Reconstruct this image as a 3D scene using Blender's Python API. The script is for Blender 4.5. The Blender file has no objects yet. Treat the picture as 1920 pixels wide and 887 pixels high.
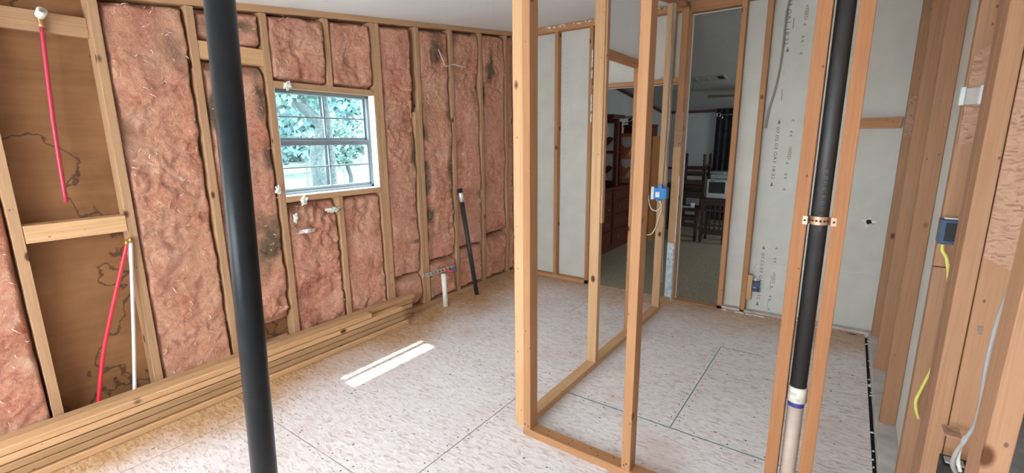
import bpy, bmesh, math, random
from mathutils import Vector, Matrix, noise
random.seed(7)
S = bpy.context.scene
COL = S.collection
# ------------------------------------------------------------------ camera
CAM = Vector((2.9467, -4.1700, 1.4606)); YAW, PIT, ROL, FOC = 0.62657, 0.20446, -0.00978, 867.64
_f = Vector((-math.sin(YAW) * math.cos(PIT), math.cos(YAW) * math.cos(PIT), -math.sin(PIT)))
_r0 = Vector((math.cos(YAW), math.sin(YAW), 0)); _u0 = _r0.cross(_f)
_r = _r0 * math.cos(ROL) + _u0 * math.sin(ROL); _u = -_r0 * math.sin(ROL) + _u0 * math.cos(ROL)
cd = bpy.data.cameras.new('camera'); cam = bpy.data.objects.new('camera', cd); COL.objects.link(cam)
cam.matrix_world = Matrix(((_r.x, _u.x, -_f.x, CAM.x), (_r.y, _u.y, -_f.y, CAM.y), (_r.z, _u.z, -_f.z, CAM.z), (0, 0, 0, 1)))
cd.sensor_width = 36; cd.sensor_fit = 'HORIZONTAL'; cd.lens = FOC / 1920 * 36; cd.clip_start = 0.02; cd.clip_end = 400
S.camera = cam


def px(u, v, ax, val):
    """photo pixel -> point on the plane axis=val"""
    d = _f + _r * ((u - 960) / FOC) - _u * ((v - 443.5) / FOC)
    i = 'xyz'.index(ax); t = (val - CAM[i]) / d[i]
    return CAM + d * t


# ------------------------------------------------------------------ light and exposure
S.view_settings.view_transform = 'Standard'; S.view_settings.look = 'None'
S.view_settings.gamma = 1.0; S.view_settings.use_curve_mapping = False
S.view_settings.exposure = 0.12
W = bpy.data.worlds.new('sky'); S.world = W; W.use_nodes = True
bg = W.node_tree.nodes['Background']; bg.inputs[0].default_value = (0.72, 0.90, 1.0, 1); bg.inputs[1].default_value = 19.0
sd = bpy.data.lights.new('sun', 'SUN'); sun = bpy.data.objects.new('sun', sd); COL.objects.link(sun)
sd.energy = 20.0; sd.angle = 0.022; sd.color = (1, 0.96, 0.9)
sun.rotation_euler = Vector((1, -0.12, -2.29)).to_track_quat('-Z', 'Y').to_euler(); sun.location = (-6, 0, 12)


def area(name, loc, d, sx, sy, power, col):
    a = bpy.data.lights.new(name, 'AREA'); a.shape = 'RECTANGLE'; a.size = sx; a.size_y = sy; a.energy = power; a.color = col
    o = bpy.data.objects.new(name, a); COL.objects.link(o); o.location = loc
    o.rotation_euler = Vector(d).to_track_quat('-Z', 'Y').to_euler()
    return o


# added fill lamps behind the camera and in the room beyond, their windows assumed
area('fill_rear', (1.9, -6.52, 1.45), (0, 1, 0), 2.2, 1.1, 44, (1.0, 0.965, 0.93))
area('fill_left', (0.03, -5.35, 1.45), (1, 0, 0), 1.6, 1.2, 30, (1.0, 0.98, 0.96))
area('fill_living', (4.9, 2.9, 1.4), (-1, 0, 0), 1.0, 1.1, 48, (0.92, 0.97, 1.0))

# ------------------------------------------------------------------ helpers
WM = {}


def setmat(o, M):
    o.matrix_world = M; WM[o.name] = M.copy()


def parent(o, p):
    if p is not None:
        o.parent = p; o.matrix_parent_inverse = WM[p.name].inverted()
    return o


def tag(o, label=None, cat=None, group=None, kind=None):
    if label: o['label'] = label
    if cat: o['category'] = cat
    if group: o['group'] = group
    if kind: o['kind'] = kind
    return o


def thing(name, loc, label, cat, group=None, kind=None):
    o = bpy.data.objects.new(name, None); COL.objects.link(o); o.empty_display_size = 0.05
    setmat(o, Matrix.Translation(Vector(loc))); return tag(o, label, cat, group, kind)


def struct(name, loc, label, cat):
    return thing(name, loc, label, cat, None, 'structure')


def link(name, me, mat, par=None, M=None, smooth=False):
    o = bpy.data.objects.new(name, me); COL.objects.link(o)
    if mat is not None and not me.materials: me.materials.append(mat)
    setmat(o, M or Matrix.Identity(4))
    if smooth:
        for p in me.polygons: p.use_smooth = True
    return parent(o, par)


def box_me(a, b, c, bev=0.0015):
    bm = bmesh.new(); bmesh.ops.create_cube(bm, size=1)
    bmesh.ops.scale(bm, vec=(a, b, c), verts=bm.verts)
    if bev: bmesh.ops.bevel(bm, geom=bm.edges[:], offset=min(bev, a * .3, b * .3, c * .3), segments=1, affect='EDGES')
    me = bpy.data.meshes.new('box'); bm.to_mesh(me); bm.free(); return me


AXR = {'z': Matrix.Identity(4), 'x': Matrix.Rotation(math.pi / 2, 4, 'Y'), 'y': Matrix.Rotation(-math.pi / 2, 4, 'X')}


def bx(name, x0, x1, y0, y1, z0, z1, mat, par=None, bev=0.0015, axis=None):
    """axis-aligned box; local z runs along its longest side so wood grain follows it"""
    dx, dy, dz = abs(x1 - x0), abs(y1 - y0), abs(z1 - z0)
    if axis is None: axis = 'z' if dz >= max(dx, dy) else ('x' if dx >= dy else 'y')
    dims = {'z': (dx, dy, dz), 'x': (dz, dy, dx), 'y': (dx, dz, dy)}[axis]
    M = Matrix.Translation(((x0 + x1) / 2, (y0 + y1) / 2, (z0 + z1) / 2)) @ AXR[axis]
    return link(name, box_me(*dims, bev), mat, par, M)


def beam(name, p, q, w, d, mat, par=None, side=(1, 0, 0), bev=0.0015):
    """box of section w (along side) x d from p to q"""
    p, q = Vector(p), Vector(q); z = (q - p).normalized(); s = Vector(side); s = (s - z * s.dot(z)).normalized(); t = z.cross(s)
    M = Matrix(((s.x, t.x, z.x, 0), (s.y, t.y, z.y, 0), (s.z, t.z, z.z, 0), (0, 0, 0, 1)))
    return link(name, box_me(w, d, (q - p).length, bev), mat, par, Matrix.Translation((p + q) / 2) @ M)


def tube_me(pts, rad, n=14, cap=True):
    pts = [Vector(p) for p in pts]
    rs = rad if isinstance(rad, (list, tuple)) else [rad] * len(pts)
    vs, fs = [], []; t0 = (pts[1] - pts[0]).normalized()
    s = t0.orthogonal().normalized()
    for i, p in enumerate(pts):
        t = (pts[min(i + 1, len(pts) - 1)] - pts[max(i - 1, 0)]).normalized()
        s = (s - t * s.dot(t)).normalized(); b = t.cross(s)
        for k in range(n):
            a = 2 * math.pi * k / n; vs.append(p + (s * math.cos(a) + b * math.sin(a)) * rs[i])
    for i in range(len(pts) - 1):
        for k in range(n):
            k2 = (k + 1) % n; fs.append((i * n + k, i * n + k2, (i + 1) * n + k2, (i + 1) * n + k))
    if cap: fs.append(tuple(range(n))[::-1]); fs.append(tuple((len(pts) - 1) * n + k for k in range(n)))
    c = sum(pts, Vector()) / len(pts)
    me = bpy.data.meshes.new('tube'); me.from_pydata([v - c for v in vs], [], fs); me.update()
    for p in me.polygons: p.use_smooth = len(p.vertices) == 4
    return me, c


def tube(name, pts, rad, mat, par=None, n=14):
    me, c = tube_me(pts, rad, n); return link(name, me, mat, par, Matrix.Translation(c))


def spline(pts, k=8):
    P = [Vector(p) for p in pts]; out = []
    for i in range(len(P) - 1):
        a, b, c, d = P[max(i - 1, 0)], P[i], P[i + 1], P[min(i + 2, len(P) - 1)]
        for j in range(k):
            t = j / k
            out.append(0.5 * ((2 * b) + (c - a) * t + (2 * a - 5 * b + 4 * c - d) * t * t + (3 * b - a - 3 * c + d) * t ** 3))
    return out + [P[-1]]


def pipe_hollow(name, p, q, r, wall, mat, par=None, n=28):
    """straight pipe with an open bore at q"""
    p, q = Vector(p), Vector(q)
    d = (q - p); z = d.normalized()
    me, c = tube_me([p, q, q, q - z * 0.06], [r, r, r - wall, r - wall], n, True)
    return link(name, me, mat, par, Matrix.Translation(c))


def poly_me(pts2, th, frame):
    """extruded outline; frame=(origin, ex, ey), thickness along ex x ey"""
    o, ex, ey = Vector(frame[0]), Vector(frame[1]), Vector(frame[2]); nz = ex.cross(ey).normalized()
    n = len(pts2); vs = [o + ex * a + ey * b for a, b in pts2] + [o + ex * a + ey * b + nz * th for a, b in pts2]
    fs = [tuple(range(n))[::-1], tuple(range(n, 2 * n))] + [(i, (i + 1) % n, n + (i + 1) % n, n + i) for i in range(n)]
    me = bpy.data.meshes.new('plate'); me.from_pydata(vs, [], fs); me.update(); return me


def poly(name, pts2, th, frame, mat, par=None):
    me = poly_me(pts2, th, frame); c = sum((v.co for v in me.vertices), Vector()) / len(me.vertices)
    me.transform(Matrix.Translation(-c)); return link(name, me, mat, par, Matrix.Translation(c))


# ------------------------------------------------------------------ materials
def mat_new(name):
    m = bpy.data.materials.new(name); m.use_nodes = True; nt = m.node_tree
    return m, nt, nt.nodes['Principled BSDF']


def nd(nt, typ, **kw):
    n = nt.nodes.new(typ)
    for k, v in kw.items():
        if k.startswith('i_'): n.inputs[k[2:]].default_value = v
        else: setattr(n, k, v)
    return n


def ramp(nt, fac, stops, interp='LINEAR'):
    r = nt.nodes.new('ShaderNodeValToRGB'); r.color_ramp.interpolation = interp
    e = r.color_ramp.elements
    while len(e) < len(stops): e.new(0.5)
    for k, (p, c) in enumerate(stops):
        e[k].position = p; e[k].color = (*c, 1) if len(c) == 3 else c
    nt.links.new(fac, r.inputs[0]); return r.outputs[0]


def math_n(nt, op, a, b=None, clamp=False):
    n = nt.nodes.new('ShaderNodeMath'); n.operation = op; n.use_clamp = clamp
    for i, v in enumerate((a, b)):
        if v is None: continue
        if isinstance(v, (int, float)): n.inputs[i].default_value = v
        else: nt.links.new(v, n.inputs[i])
    return n.outputs[0]


def mix(nt, fac, a, b, blend='MIX'):
    n = nt.nodes.new('ShaderNodeMix'); n.data_type = 'RGBA'; n.blend_type = blend
    for s, v in ((n.inputs[0], fac), (n.inputs[6], a), (n.inputs[7], b)):
        if isinstance(v, (int, float)): s.default_value = v
        elif isinstance(v, tuple): s.default_value = (*v, 1) if len(v) == 3 else v
        else: nt.links.new(v, s)
    return n.outputs[2]


def mapping(nt, vec, scale=(1, 1, 1), rot=(0, 0, 0), loc=None):
    n = nt.nodes.new('ShaderNodeMapping'); n.inputs['Scale'].default_value = scale; n.inputs['Rotation'].default_value = rot
    nt.links.new(vec, n.inputs['Vector'])
    if loc is not None: nt.links.new(loc, n.inputs['Location'])
    return n.outputs[0]


def noise_n(nt, vec, scale, detail=4, rough=0.55, dist=0.0):
    n = nd(nt, 'ShaderNodeTexNoise', i_Scale=scale, i_Detail=detail, i_Roughness=rough, i_Distortion=dist)
    nt.links.new(vec, n.inputs['Vector']); return n.outputs[0]


def bump(nt, h, strength, dist=0.01):
    b = nd(nt, 'ShaderNodeBump', i_Strength=strength, i_Distance=dist); nt.links.new(h, b.inputs['Height']); return b.outputs[0]


def plain(name, col, rough=0.6, metal=0.0, spec=0.5, vary=0.06, nscale=30, bmp=0.0):
    m, nt, b = mat_new(name)
    tc = nd(nt, 'ShaderNodeTexCoord'); f = noise_n(nt, tc.outputs['Object'], nscale, 3)
    lo = tuple(max(0, c * (1 - vary * 2)) for c in col); hi = tuple(min(1, c * (1 + vary * 2)) for c in col)
    nt.links.new(ramp(nt, f, [(0.3, lo), (0.7, hi)]), b.inputs['Base Color'])
    b.inputs['Roughness'].default_value = rough; b.inputs['Metallic'].default_value = metal; b.inputs['Specular IOR Level'].default_value = spec
    if bmp: nt.links.new(bump(nt, f, bmp, 0.003), b.inputs['Normal'])
    return m


def wood(name, light, dark, knot=(0.10, 0.035, 0.012), stain=None, rough=0.62, vary=0.22, stain_amt=(0.60, 0.72)):
    m, nt, b = mat_new(name)
    tc = nd(nt, 'ShaderNodeTexCoord'); oi = nd(nt, 'ShaderNodeObjectInfo')
    cx = nd(nt, 'ShaderNodeCombineXYZ'); r = math_n(nt, 'MULTIPLY', oi.outputs['Random'], 37.0)
    for i in range(3): nt.links.new(r, cx.inputs[i])
    v = nd(nt, 'ShaderNodeVectorMath', operation='ADD'); nt.links.new(tc.outputs['Object'], v.inputs[0]); nt.links.new(cx.outputs[0], v.inputs[1]); V = v.outputs[0]
    g1 = noise_n(nt, mapping(nt, V, (60, 60, 1.6)), 1.0, 5, 0.6, 1.2)
    g2 = noise_n(nt, mapping(nt, V, (230, 230, 5)), 1.0, 2, 0.6)
    big = noise_n(nt, mapping(nt, V, (6, 6, 1.1)), 1.0, 3)
    g = math_n(nt, 'ADD', math_n(nt, 'MULTIPLY', g1, 0.7), math_n(nt, 'MULTIPLY', g2, 0.3))
    c = ramp(nt, g, [(0.34, dark), (0.60, light)])
    c = mix(nt, math_n(nt, 'MULTIPLY', big, 0.5), c, tuple(x * 0.82 for x in light))
    # knots
    vo = nd(nt, 'ShaderNodeTexVoronoi', feature='F1'); vo.inputs['Scale'].default_value = 1.0
    nt.links.new(mapping(nt, V, (7, 7, 4.2)), vo.inputs['Vector'])
    k = ramp(nt, vo.outputs['Distance'], [(0.075, (1, 1, 1)), (0.125, (0, 0, 0))])
    c = mix(nt, k, c, knot)
    # nail and scuff specks
    vs = nd(nt, 'ShaderNodeTexVoronoi', feature='F1'); nt.links.new(mapping(nt, V, (22, 22, 13)), vs.inputs['Vector']); vs.inputs['Scale'].default_value = 1.0
    c = mix(nt, ramp(nt, vs.outputs['Distance'], [(0.055, (0.8, 0.8, 0.8)), (0.085, (0, 0, 0))]), c, tuple(x * 0.35 for x in dark))
    if stain:
        sN = noise_n(nt, mapping(nt, V, (9, 9, 2.2)), 1.0, 5, 0.65)
        c = mix(nt, ramp(nt, sN, [(stain_amt[0], (0, 0, 0)), (stain_amt[1], (1, 1, 1))]), c, stain)
    hv = nd(nt, 'ShaderNodeHueSaturation'); nt.links.new(c, hv.inputs['Color'])
    nt.links.new(math_n(nt, 'ADD', math_n(nt, 'MULTIPLY', oi.outputs['Random'], vary), 1 - vary / 2), hv.inputs['Value'])
    nt.links.new(hv.outputs[0], b.inputs['Base Color']); b.inputs['Roughness'].default_value = rough; b.inputs['Specular IOR Level'].default_value = 0.25
    nt.links.new(bump(nt, g, 0.25, 0.0015), b.inputs['Normal'])
    return m


M_old = wood('weathered_wood', (0.55, 0.325, 0.18), (0.40, 0.215, 0.11), stain=(0.16, 0.12, 0.07), stain_amt=(0.66, 0.82))
M_new = wood('orange_pine', (0.50, 0.25, 0.12), (0.38, 0.175, 0.075))
M_rust = wood('reddish_pine', (0.37, 0.16, 0.068), (0.28, 0.112, 0.044), vary=0.1)
M_pale = wood('pale_pine', (0.62, 0.375, 0.20), (0.49, 0.275, 0.135))
M_right = wood('brown_pine', (0.385, 0.20, 0.11), (0.29, 0.145, 0.076), stain=(0.22, 0.15, 0.09), stain_amt=(0.62, 0.85))
M_lum = wood('stack_pine', (0.66, 0.395, 0.205), (0.50, 0.275, 0.13), vary=0.5)
M_mahog = wood('mahogany', (0.12, 0.036, 0.024), (0.06, 0.018, 0.012), rough=0.32, vary=0.1)
M_dkchair = wood('dark_walnut', (0.050, 0.024, 0.018), (0.025, 0.012, 0.009), rough=0.45, vary=0.2)
M_oak = wood('golden_oak', (0.50, 0.22, 0.075), (0.34, 0.13, 0.04), rough=0.4)


def osb(name, c_light, c_mid, c_dark, edge_warm=False, bmp=0.25, k=1.0):
    m, nt, b = mat_new(name)
    geo = nd(nt, 'ShaderNodeNewGeometry'); tc = nd(nt, 'ShaderNodeTexCoord')
    V0 = mapping(nt, tc.outputs['Object'], (k, k, k))
    nz = nd(nt, 'ShaderNodeTexNoise', i_Scale=9.0, i_Detail=2.0); nt.links.new(V0, nz.inputs['Vector'])
    vm = nd(nt, 'ShaderNodeVectorMath', operation='MULTIPLY_ADD'); nt.links.new(nz.outputs['Color'], vm.inputs[0]); vm.inputs[1].default_value = (.05, .05, .05); nt.links.new(V0, vm.inputs[2])
    V = vm.outputs[0]; val = None; edge = None
    sel = nd(nt, 'ShaderNodeTexVoronoi', i_Scale=22.0); nt.links.new(V, sel.inputs['Vector'])
    sp = nd(nt, 'ShaderNodeSeparateColor'); nt.links.new(sel.outputs['Color'], sp.inputs[0])
    for i, a in enumerate((0.25, 1.2, 2.2, 2.9)):
        vo = nd(nt, 'ShaderNodeTexVoronoi', i_Scale=1.0); nt.links.new(mapping(nt, V, (24, 125, 125 if i < 2 else 60), (0.2 * i, 0.15, a)), vo.inputs['Vector'])
        s2 = nd(nt, 'ShaderNodeSeparateColor'); nt.links.new(vo.outputs['Color'], s2.inputs[0])
        if val is None: val, edge = s2.outputs[0], vo.outputs['Distance']
        else:
            g = math_n(nt, 'GREATER_THAN', sp.outputs[0], 0.25 * i)
            mx = nd(nt, 'ShaderNodeMix', data_type='FLOAT'); nt.links.new(g, mx.inputs[0]); nt.links.new(val, mx.inputs[2]); nt.links.new(s2.outputs[0], mx.inputs[3]); val = mx.outputs[0]
            mx = nd(nt, 'ShaderNodeMix', data_type='FLOAT'); nt.links.new(g, mx.inputs[0]); nt.links.new(edge, mx.inputs[2]); nt.links.new(vo.outputs['Distance'], mx.inputs[3]); edge = mx.outputs[0]
    c = ramp(nt, val, [(0.0, c_dark), (0.22, c_mid), (0.6, c_light), (1.0, tuple(min(1, x * 1.08) for x in c_light))])
    fl = noise_n(nt, mapping(nt, V, (40, 40, 40), (0, 0, 0.6)), 1.0, 3, 0.7)
    c = mix(nt, ramp(nt, fl, [(0.62, (0, 0, 0)), (0.74, (0.35, 0.35, 0.35))]), c, tuple(x * 0.62 for x in c_mid))
    if edge_warm:   # bare, unfaded board along the outer walls and some scuffed patches
        big = noise_n(nt, geo.outputs['Position'], 1.6, 4, 0.6)
        sx = nd(nt, 'ShaderNodeSeparateXYZ'); nt.links.new(geo.outputs['Position'], sx.inputs[0])
        w1 = ramp(nt, math_n(nt, 'ADD', sx.outputs[0], math_n(nt, 'MULTIPLY', math_n(nt, 'SUBTRACT', big, 0.5), 0.9)), [(0.20, (1, 1, 1)), (0.62, (0, 0, 0))])
        w2 = ramp(nt, math_n(nt, 'ADD', math_n(nt, 'MULTIPLY', sx.outputs[1], -1), math_n(nt, 'MULTIPLY', math_n(nt, 'SUBTRACT', big, 0.5), 0.8)), [(0.12, (0.75, 0.75, 0.75)), (0.55, (0, 0, 0))])
        c = mix(nt, mix(nt, 1.0, w1, w2, 'LIGHTEN'), c, mix(nt, val, (0.40, 0.22, 0.10), (0.66, 0.42, 0.24)))
        c = mix(nt, ramp(nt, big, [(0.56, (0, 0, 0)), (0.74, (0.55, 0.55, 0.55))]), c, (0.62, 0.42, 0.34))
        sp2 = nd(nt, 'ShaderNodeTexVoronoi', i_Scale=7.5); nt.links.new(geo.outputs['Position'], sp2.inputs['Vector'])
        c = mix(nt, ramp(nt, sp2.outputs['Distance'], [(0.035, (0.9, 0.9, 0.9)), (0.06, (0, 0, 0))]), c, (0.10, 0.07, 0.06))
    nt.links.new(c, b.inputs['Base Color']); b.inputs['Roughness'].default_value = 0.68; b.inputs['Specular IOR Level'].default_value = 0.3
    nt.links.new(bump(nt, math_n(nt, 'ADD', edge, math_n(nt, 'MULTIPLY', val, 0.6)), bmp, 0.002), b.inputs['Normal'])
    return m


M_osb = osb('pale_osb', (0.80, 0.735, 0.725), (0.735, 0.65, 0.625), (0.585, 0.465, 0.415), True)
M_osbraw = osb('raw_osb', (0.42, 0.245, 0.16), (0.37, 0.205, 0.13), (0.27, 0.14, 0.085), False, 0.5, 2.0)


def insul():
    m, nt, b = mat_new('pink_fibreglass')
    geo = nd(nt, 'ShaderNodeNewGeometry'); P = geo.outputs['Position']
    n1 = noise_n(nt, P, 5.0, 5, 0.6, 0.6); n2 = noise_n(nt, P, 26, 6, 0.68, 1.6); n3 = noise_n(nt, mapping(nt, P, (90, 90, 60)), 1.0, 5, 0.75, 2.5)
    f = math_n(nt, 'ADD', math_n(nt, 'MULTIPLY', n1, 0.4), math_n(nt, 'ADD', math_n(nt, 'MULTIPLY', n2, 0.38), math_n(nt, 'MULTIPLY', n3, 0.22)))
    c = ramp(nt, f, [(0.37, (0.45, 0.135, 0.078)), (0.46, (0.75, 0.295, 0.19)), (0.54, (0.86, 0.42, 0.275)), (0.65, (0.97, 0.66, 0.48))])  # dark stops paint shade into the crevices, pale stops pick out wisps
    hue = noise_n(nt, P, 2.2, 3)
    c = mix(nt, ramp(nt, hue, [(0.42, (0, 0, 0)), (0.66, (0.55, 0.55, 0.55))]), c, (0.80, 0.45, 0.29))
    at = nd(nt, 'ShaderNodeAttribute', attribute_name='stain'); 
    st = math_n(nt, 'MULTIPLY', at.outputs['Fac'], math_n(nt, 'ADD', n2, 0.45), True)
    c = mix(nt, ramp(nt, st, [(0.08, (0, 0, 0)), (0.80, (0.9, 0.9, 0.9))]), c, (0.15, 0.105, 0.055))
    nt.links.new(c, b.inputs['Base Color']); b.inputs['Roughness'].default_value = 0.95; b.inputs['Specular IOR Level'].default_value = 0.1
    b.inputs['Sheen Weight'].default_value = 0.15
    h = math_n(nt, 'ADD', n2, math_n(nt, 'MULTIPLY', n3, 0.55))
    nt.links.new(bump(nt, h, 1.0, 0.016), b.inputs['Normal'])
    return m


M_ins = insul()
M_fibre = plain('loose_fibre', (0.90, 0.58, 0.45), 0.95, vary=0.15, nscale=8)


def sheath():
    m, nt, b = mat_new('brown_sheathing'); geo = nd(nt, 'ShaderNodeNewGeometry'); P = geo.outputs['Position']
    f = noise_n(nt, P, 3.0, 5, 0.6); g = noise_n(nt, mapping(nt, P, (6, 3, 40)), 1.0, 4)
    c = ramp(nt, math_n(nt, 'ADD', math_n(nt, 'MULTIPLY', f, 0.7), math_n(nt, 'MULTIPLY', g, 0.3)), [(0.35, (0.20, 0.085, 0.030)), (0.65, (0.33, 0.15, 0.056))])
    w = noise_n(nt, mapping(nt, P, (1, 1, 1)), 2.3, 5, 0.52, 0.3)   # dried water rings
    d = math_n(nt, 'ABSOLUTE', math_n(nt, 'SUBTRACT', w, 0.47))
    c = mix(nt, ramp(nt, d, [(0.004, (0.85, 0.85, 0.85)), (0.011, (0, 0, 0))]), c, (0.07, 0.03, 0.012))
    c = mix(nt, ramp(nt, w, [(0.40, (0.35, 0.35, 0.35)), (0.47, (0, 0, 0))]), c, (0.22, 0.09, 0.03))
    nt.links.new(c, b.inputs['Base Color']); b.inputs['Roughness'].default_value = 0.8; return m


M_sheath = sheath()
M_ceil = plain('ceiling_paint', (0.90, 0.925, 0.935), 0.85, vary=0.01, nscale=3)
M_dry = plain('drywall_paper', (0.60, 0.575, 0.52), 0.85, vary=0.03, nscale=5)
M_white = plain('white_panel', (0.93, 0.95, 0.96), 0.6, vary=0.01, nscale=4)
M_dryedge = plain('gypsum', (0.80, 0.79, 0.76), 0.9, vary=0.08, nscale=60, bmp=0.4)
M_farwall = plain('grey_wall', (0.40, 0.42, 0.41), 0.8, vary=0.03, nscale=3)
M_carpet = plain('carpet', (0.30, 0.25, 0.18), 0.97, vary=0.18, nscale=90, bmp=0.6)
M_trim = plain('dark_trim', (0.07, 0.02, 0.015), 0.5)
M_abs = plain('black_abs', (0.012, 0.012, 0.013), 0.34, vary=0.1, spec=0.15)
M_absd = plain('black_abs_dull', (0.025, 0.023, 0.023), 0.5, vary=0.1)
M_print = plain('faint_print', (0.10, 0.10, 0.105), 0.5)
M_ink = plain('black_ink', (0.13, 0.13, 0.13), 0.8)
M_chalk = plain('teal_chalk', (0.10, 0.24, 0.23), 0.9, vary=0.2)
M_pvc = plain('beige_pvc', (0.44, 0.33, 0.27), 0.45, vary=0.03)
M_pvcw = plain('white_pvc', (0.82, 0.78, 0.70), 0.4, vary=0.03)
M_band = plain('coupling_band', (0.62, 0.57, 0.50), 0.35, vary=0.05)
M_purple = plain('primer', (0.06, 0.06, 0.26), 0.4)
M_red = plain('red_pex', (0.75, 0.025, 0.05), 0.35, vary=0.03)
M_pink = plain('faded_red_pex', (0.50, 0.035, 0.075), 0.4, vary=0.05)
M_pexw = plain('white_pex', (0.70, 0.70, 0.68), 0.4, vary=0.03)
M_pexb = plain('blue_pex', (0.07, 0.10, 0.28), 0.4)
M_brass = plain('brass', (0.45, 0.28, 0.10), 0.4, metal=0.8)
M_metal = plain('galvanised', (0.62, 0.61, 0.58), 0.4, metal=0.6, vary=0.08)
M_copper = plain('copper_strap', (0.50, 0.30, 0.19), 0.4, metal=0.5)
M_alu = plain('window_aluminium', (0.20, 0.225, 0.25), 0.5, metal=0.0, vary=0.02)
M_blue = plain('blue_box', (0.02, 0.24, 0.62), 0.4, vary=0.03)
M_navy = plain('navy_box', (0.035, 0.06, 0.12), 0.4)
M_cable = plain('white_cable', (0.72, 0.70, 0.66), 0.5, vary=0.02)
M_gcable = plain('grey_cable', (0.30, 0.27, 0.25), 0.5)
M_yellow = plain('yellow_cable', (0.62, 0.55, 0.12), 0.5)
M_paper = plain('white_sticker', (0.8, 0.85, 0.88), 0.6)
M_brk = plain('frosted_plastic', (0.48, 0.52, 0.50), 0.4)
M_brk2 = plain('clear_plastic', (0.33, 0.29, 0.26), 0.35)
M_black = plain('matte_black', (0.010, 0.010, 0.011), 0.7)
M_dark = plain('dark_gap', (0.02, 0.016, 0.014), 0.9)
M_curt = plain('black_curtain', (0.018, 0.018, 0.021), 0.9, vary=0.2, nscale=12)
M_chrome = plain('chrome', (0.7, 0.7, 0.7), 0.2, metal=0.9)
M_fan = plain('fan_wood', (0.20, 0.15, 0.11), 0.5)
M_appl = plain('appliance_white', (0.42, 0.44, 0.44), 0.4)
M_teal = plain('teal_bin', (0.16, 0.24, 0.25), 0.4)
M_blueplate = plain('painted_scrap', (0.58, 0.66, 0.72), 0.6, vary=0.15, nscale=25)
M_plate = plain('weathered_plate', (0.52, 0.47, 0.44), 0.8, vary=0.12, nscale=8)
M_scrap = plain('foam_scrap', (0.80, 0.78, 0.70), 0.8, vary=0.1)
M_wallp = plain('painted_wall', (0.62, 0.57, 0.53), 0.85, vary=0.02, nscale=3)


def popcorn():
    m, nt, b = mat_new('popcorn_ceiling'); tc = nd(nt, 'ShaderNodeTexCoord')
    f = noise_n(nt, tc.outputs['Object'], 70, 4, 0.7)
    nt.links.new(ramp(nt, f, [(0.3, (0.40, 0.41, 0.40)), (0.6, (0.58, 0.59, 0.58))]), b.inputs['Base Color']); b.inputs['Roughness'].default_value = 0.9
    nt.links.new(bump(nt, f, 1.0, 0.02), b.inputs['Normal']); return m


M_pop = popcorn()


def glass():
    m = bpy.data.materials.new('window_glass'); m.use_nodes = True; nt = m.node_tree; nt.nodes.clear()
    o = nd(nt, 'ShaderNodeOutputMaterial'); t = nd(nt, 'ShaderNodeBsdfTransparent'); g = nd(nt, 'ShaderNodeBsdfGlossy', i_Roughness=0.02)
    t.inputs[0].default_value = (0.93, 0.97, 0.97, 1); mx = nd(nt, 'ShaderNodeMixShader'); mx.inputs[0].default_value = 0.05
    nt.links.new(t.outputs[0], mx.inputs[1]); nt.links.new(g.outputs[0], mx.inputs[2]); nt.links.new(mx.outputs[0], o.inputs[0]); return m


M_glass = glass()


def mirror():
    m, nt, b = mat_new('painted_mirror_pane'); tc = nd(nt, 'ShaderNodeTexCoord'); f = noise_n(nt, tc.outputs['Object'], 4, 2)
    nt.links.new(ramp(nt, f, [(0.3, (0.72, 0.75, 0.74)), (0.7, (0.85, 0.87, 0.86))]), b.inputs['Base Color'])  # pale grey colour stands in for the mirror's bright reflection
    b.inputs['Metallic'].default_value = 0.15; b.inputs['Roughness'].default_value = 0.2; return m


M_mirror = mirror()
M_grass = plain('lawn', (0.036, 0.052, 0.035), 0.95, vary=0.15, nscale=3)
M_bark = plain('bark', (0.05, 0.06, 0.06), 0.95, vary=0.3, nscale=14, bmp=0.6)
M_leaf = plain('leaves', (0.12, 0.195, 0.17), 0.7, vary=0.25, nscale=1.2)
M_leaf2 = plain('far_leaves', (0.12, 0.20, 0.20), 0.7, vary=0.3, nscale=0.7)
M_fence = plain('fence_white', (0.12, 0.12, 0.12), 0.7)
M_road = plain('sandy_road', (0.06, 0.058, 0.052), 0.9, vary=0.1, nscale=2)
M_roof = plain('eave_metal', (0.6, 0.6, 0.6), 0.6)

# ------------------------------------------------------------------ setting
RIDGE, SL, SLF = 2.557, 0.111, 0.122
REAR, HALL, FARY = -6.60, 4.2, 4.80


def cz(y): return RIDGE + SL * y if y <= 0 else RIDGE - SLF * y


# floor: OSB sheets over a dark subfloor
fl = struct('floor', (1.6, -2, 0), 'pale oriented strand board subfloor with dark seams', 'floor')
bx('subfloor', -0.1, HALL, REAR, 0.02, -0.06, -0.019, M_dark, fl, 0)
G = 0.0030
rows = [(-0.80, 0.03, [-0.1, 1.12, 3.185]), (-1.965, -0.80, [-0.1, 2.345, 3.185]), (-3.115, -1.965, [-0.1, 1.53, 3.187]),
        (-4.33, -3.115, [-0.1, 0.42, 2.86, 3.19]), (-5.55, -4.33, [-0.1, 1.53, 3.19]), (REAR, -5.55, [-0.1, 2.3, 3.19])]
for y0, y1, xs in rows:
    for a, b_ in zip(xs, xs[1:]):
        me = bpy.data.meshes.new('sheet')
        ww, dd = (b_ - a) / 2 - G, (y1 - y0) / 2 - G
        bm = bmesh.new(); bmesh.ops.create_cube(bm, size=1); bmesh.ops.scale(bm, vec=(2 * ww, 2 * dd, 0.019), verts=bm.verts); bm.to_mesh(me); bm.free()
        link('osb_sheet', me, M_osb, fl, Matrix.Translation(((a + b_) / 2, (y0 + y1) / 2, -0.0095)))
bx('osb_sheet', 3.20, HALL, REAR, 0.03, -0.019, 0.0, M_plate, fl, 0)
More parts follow.
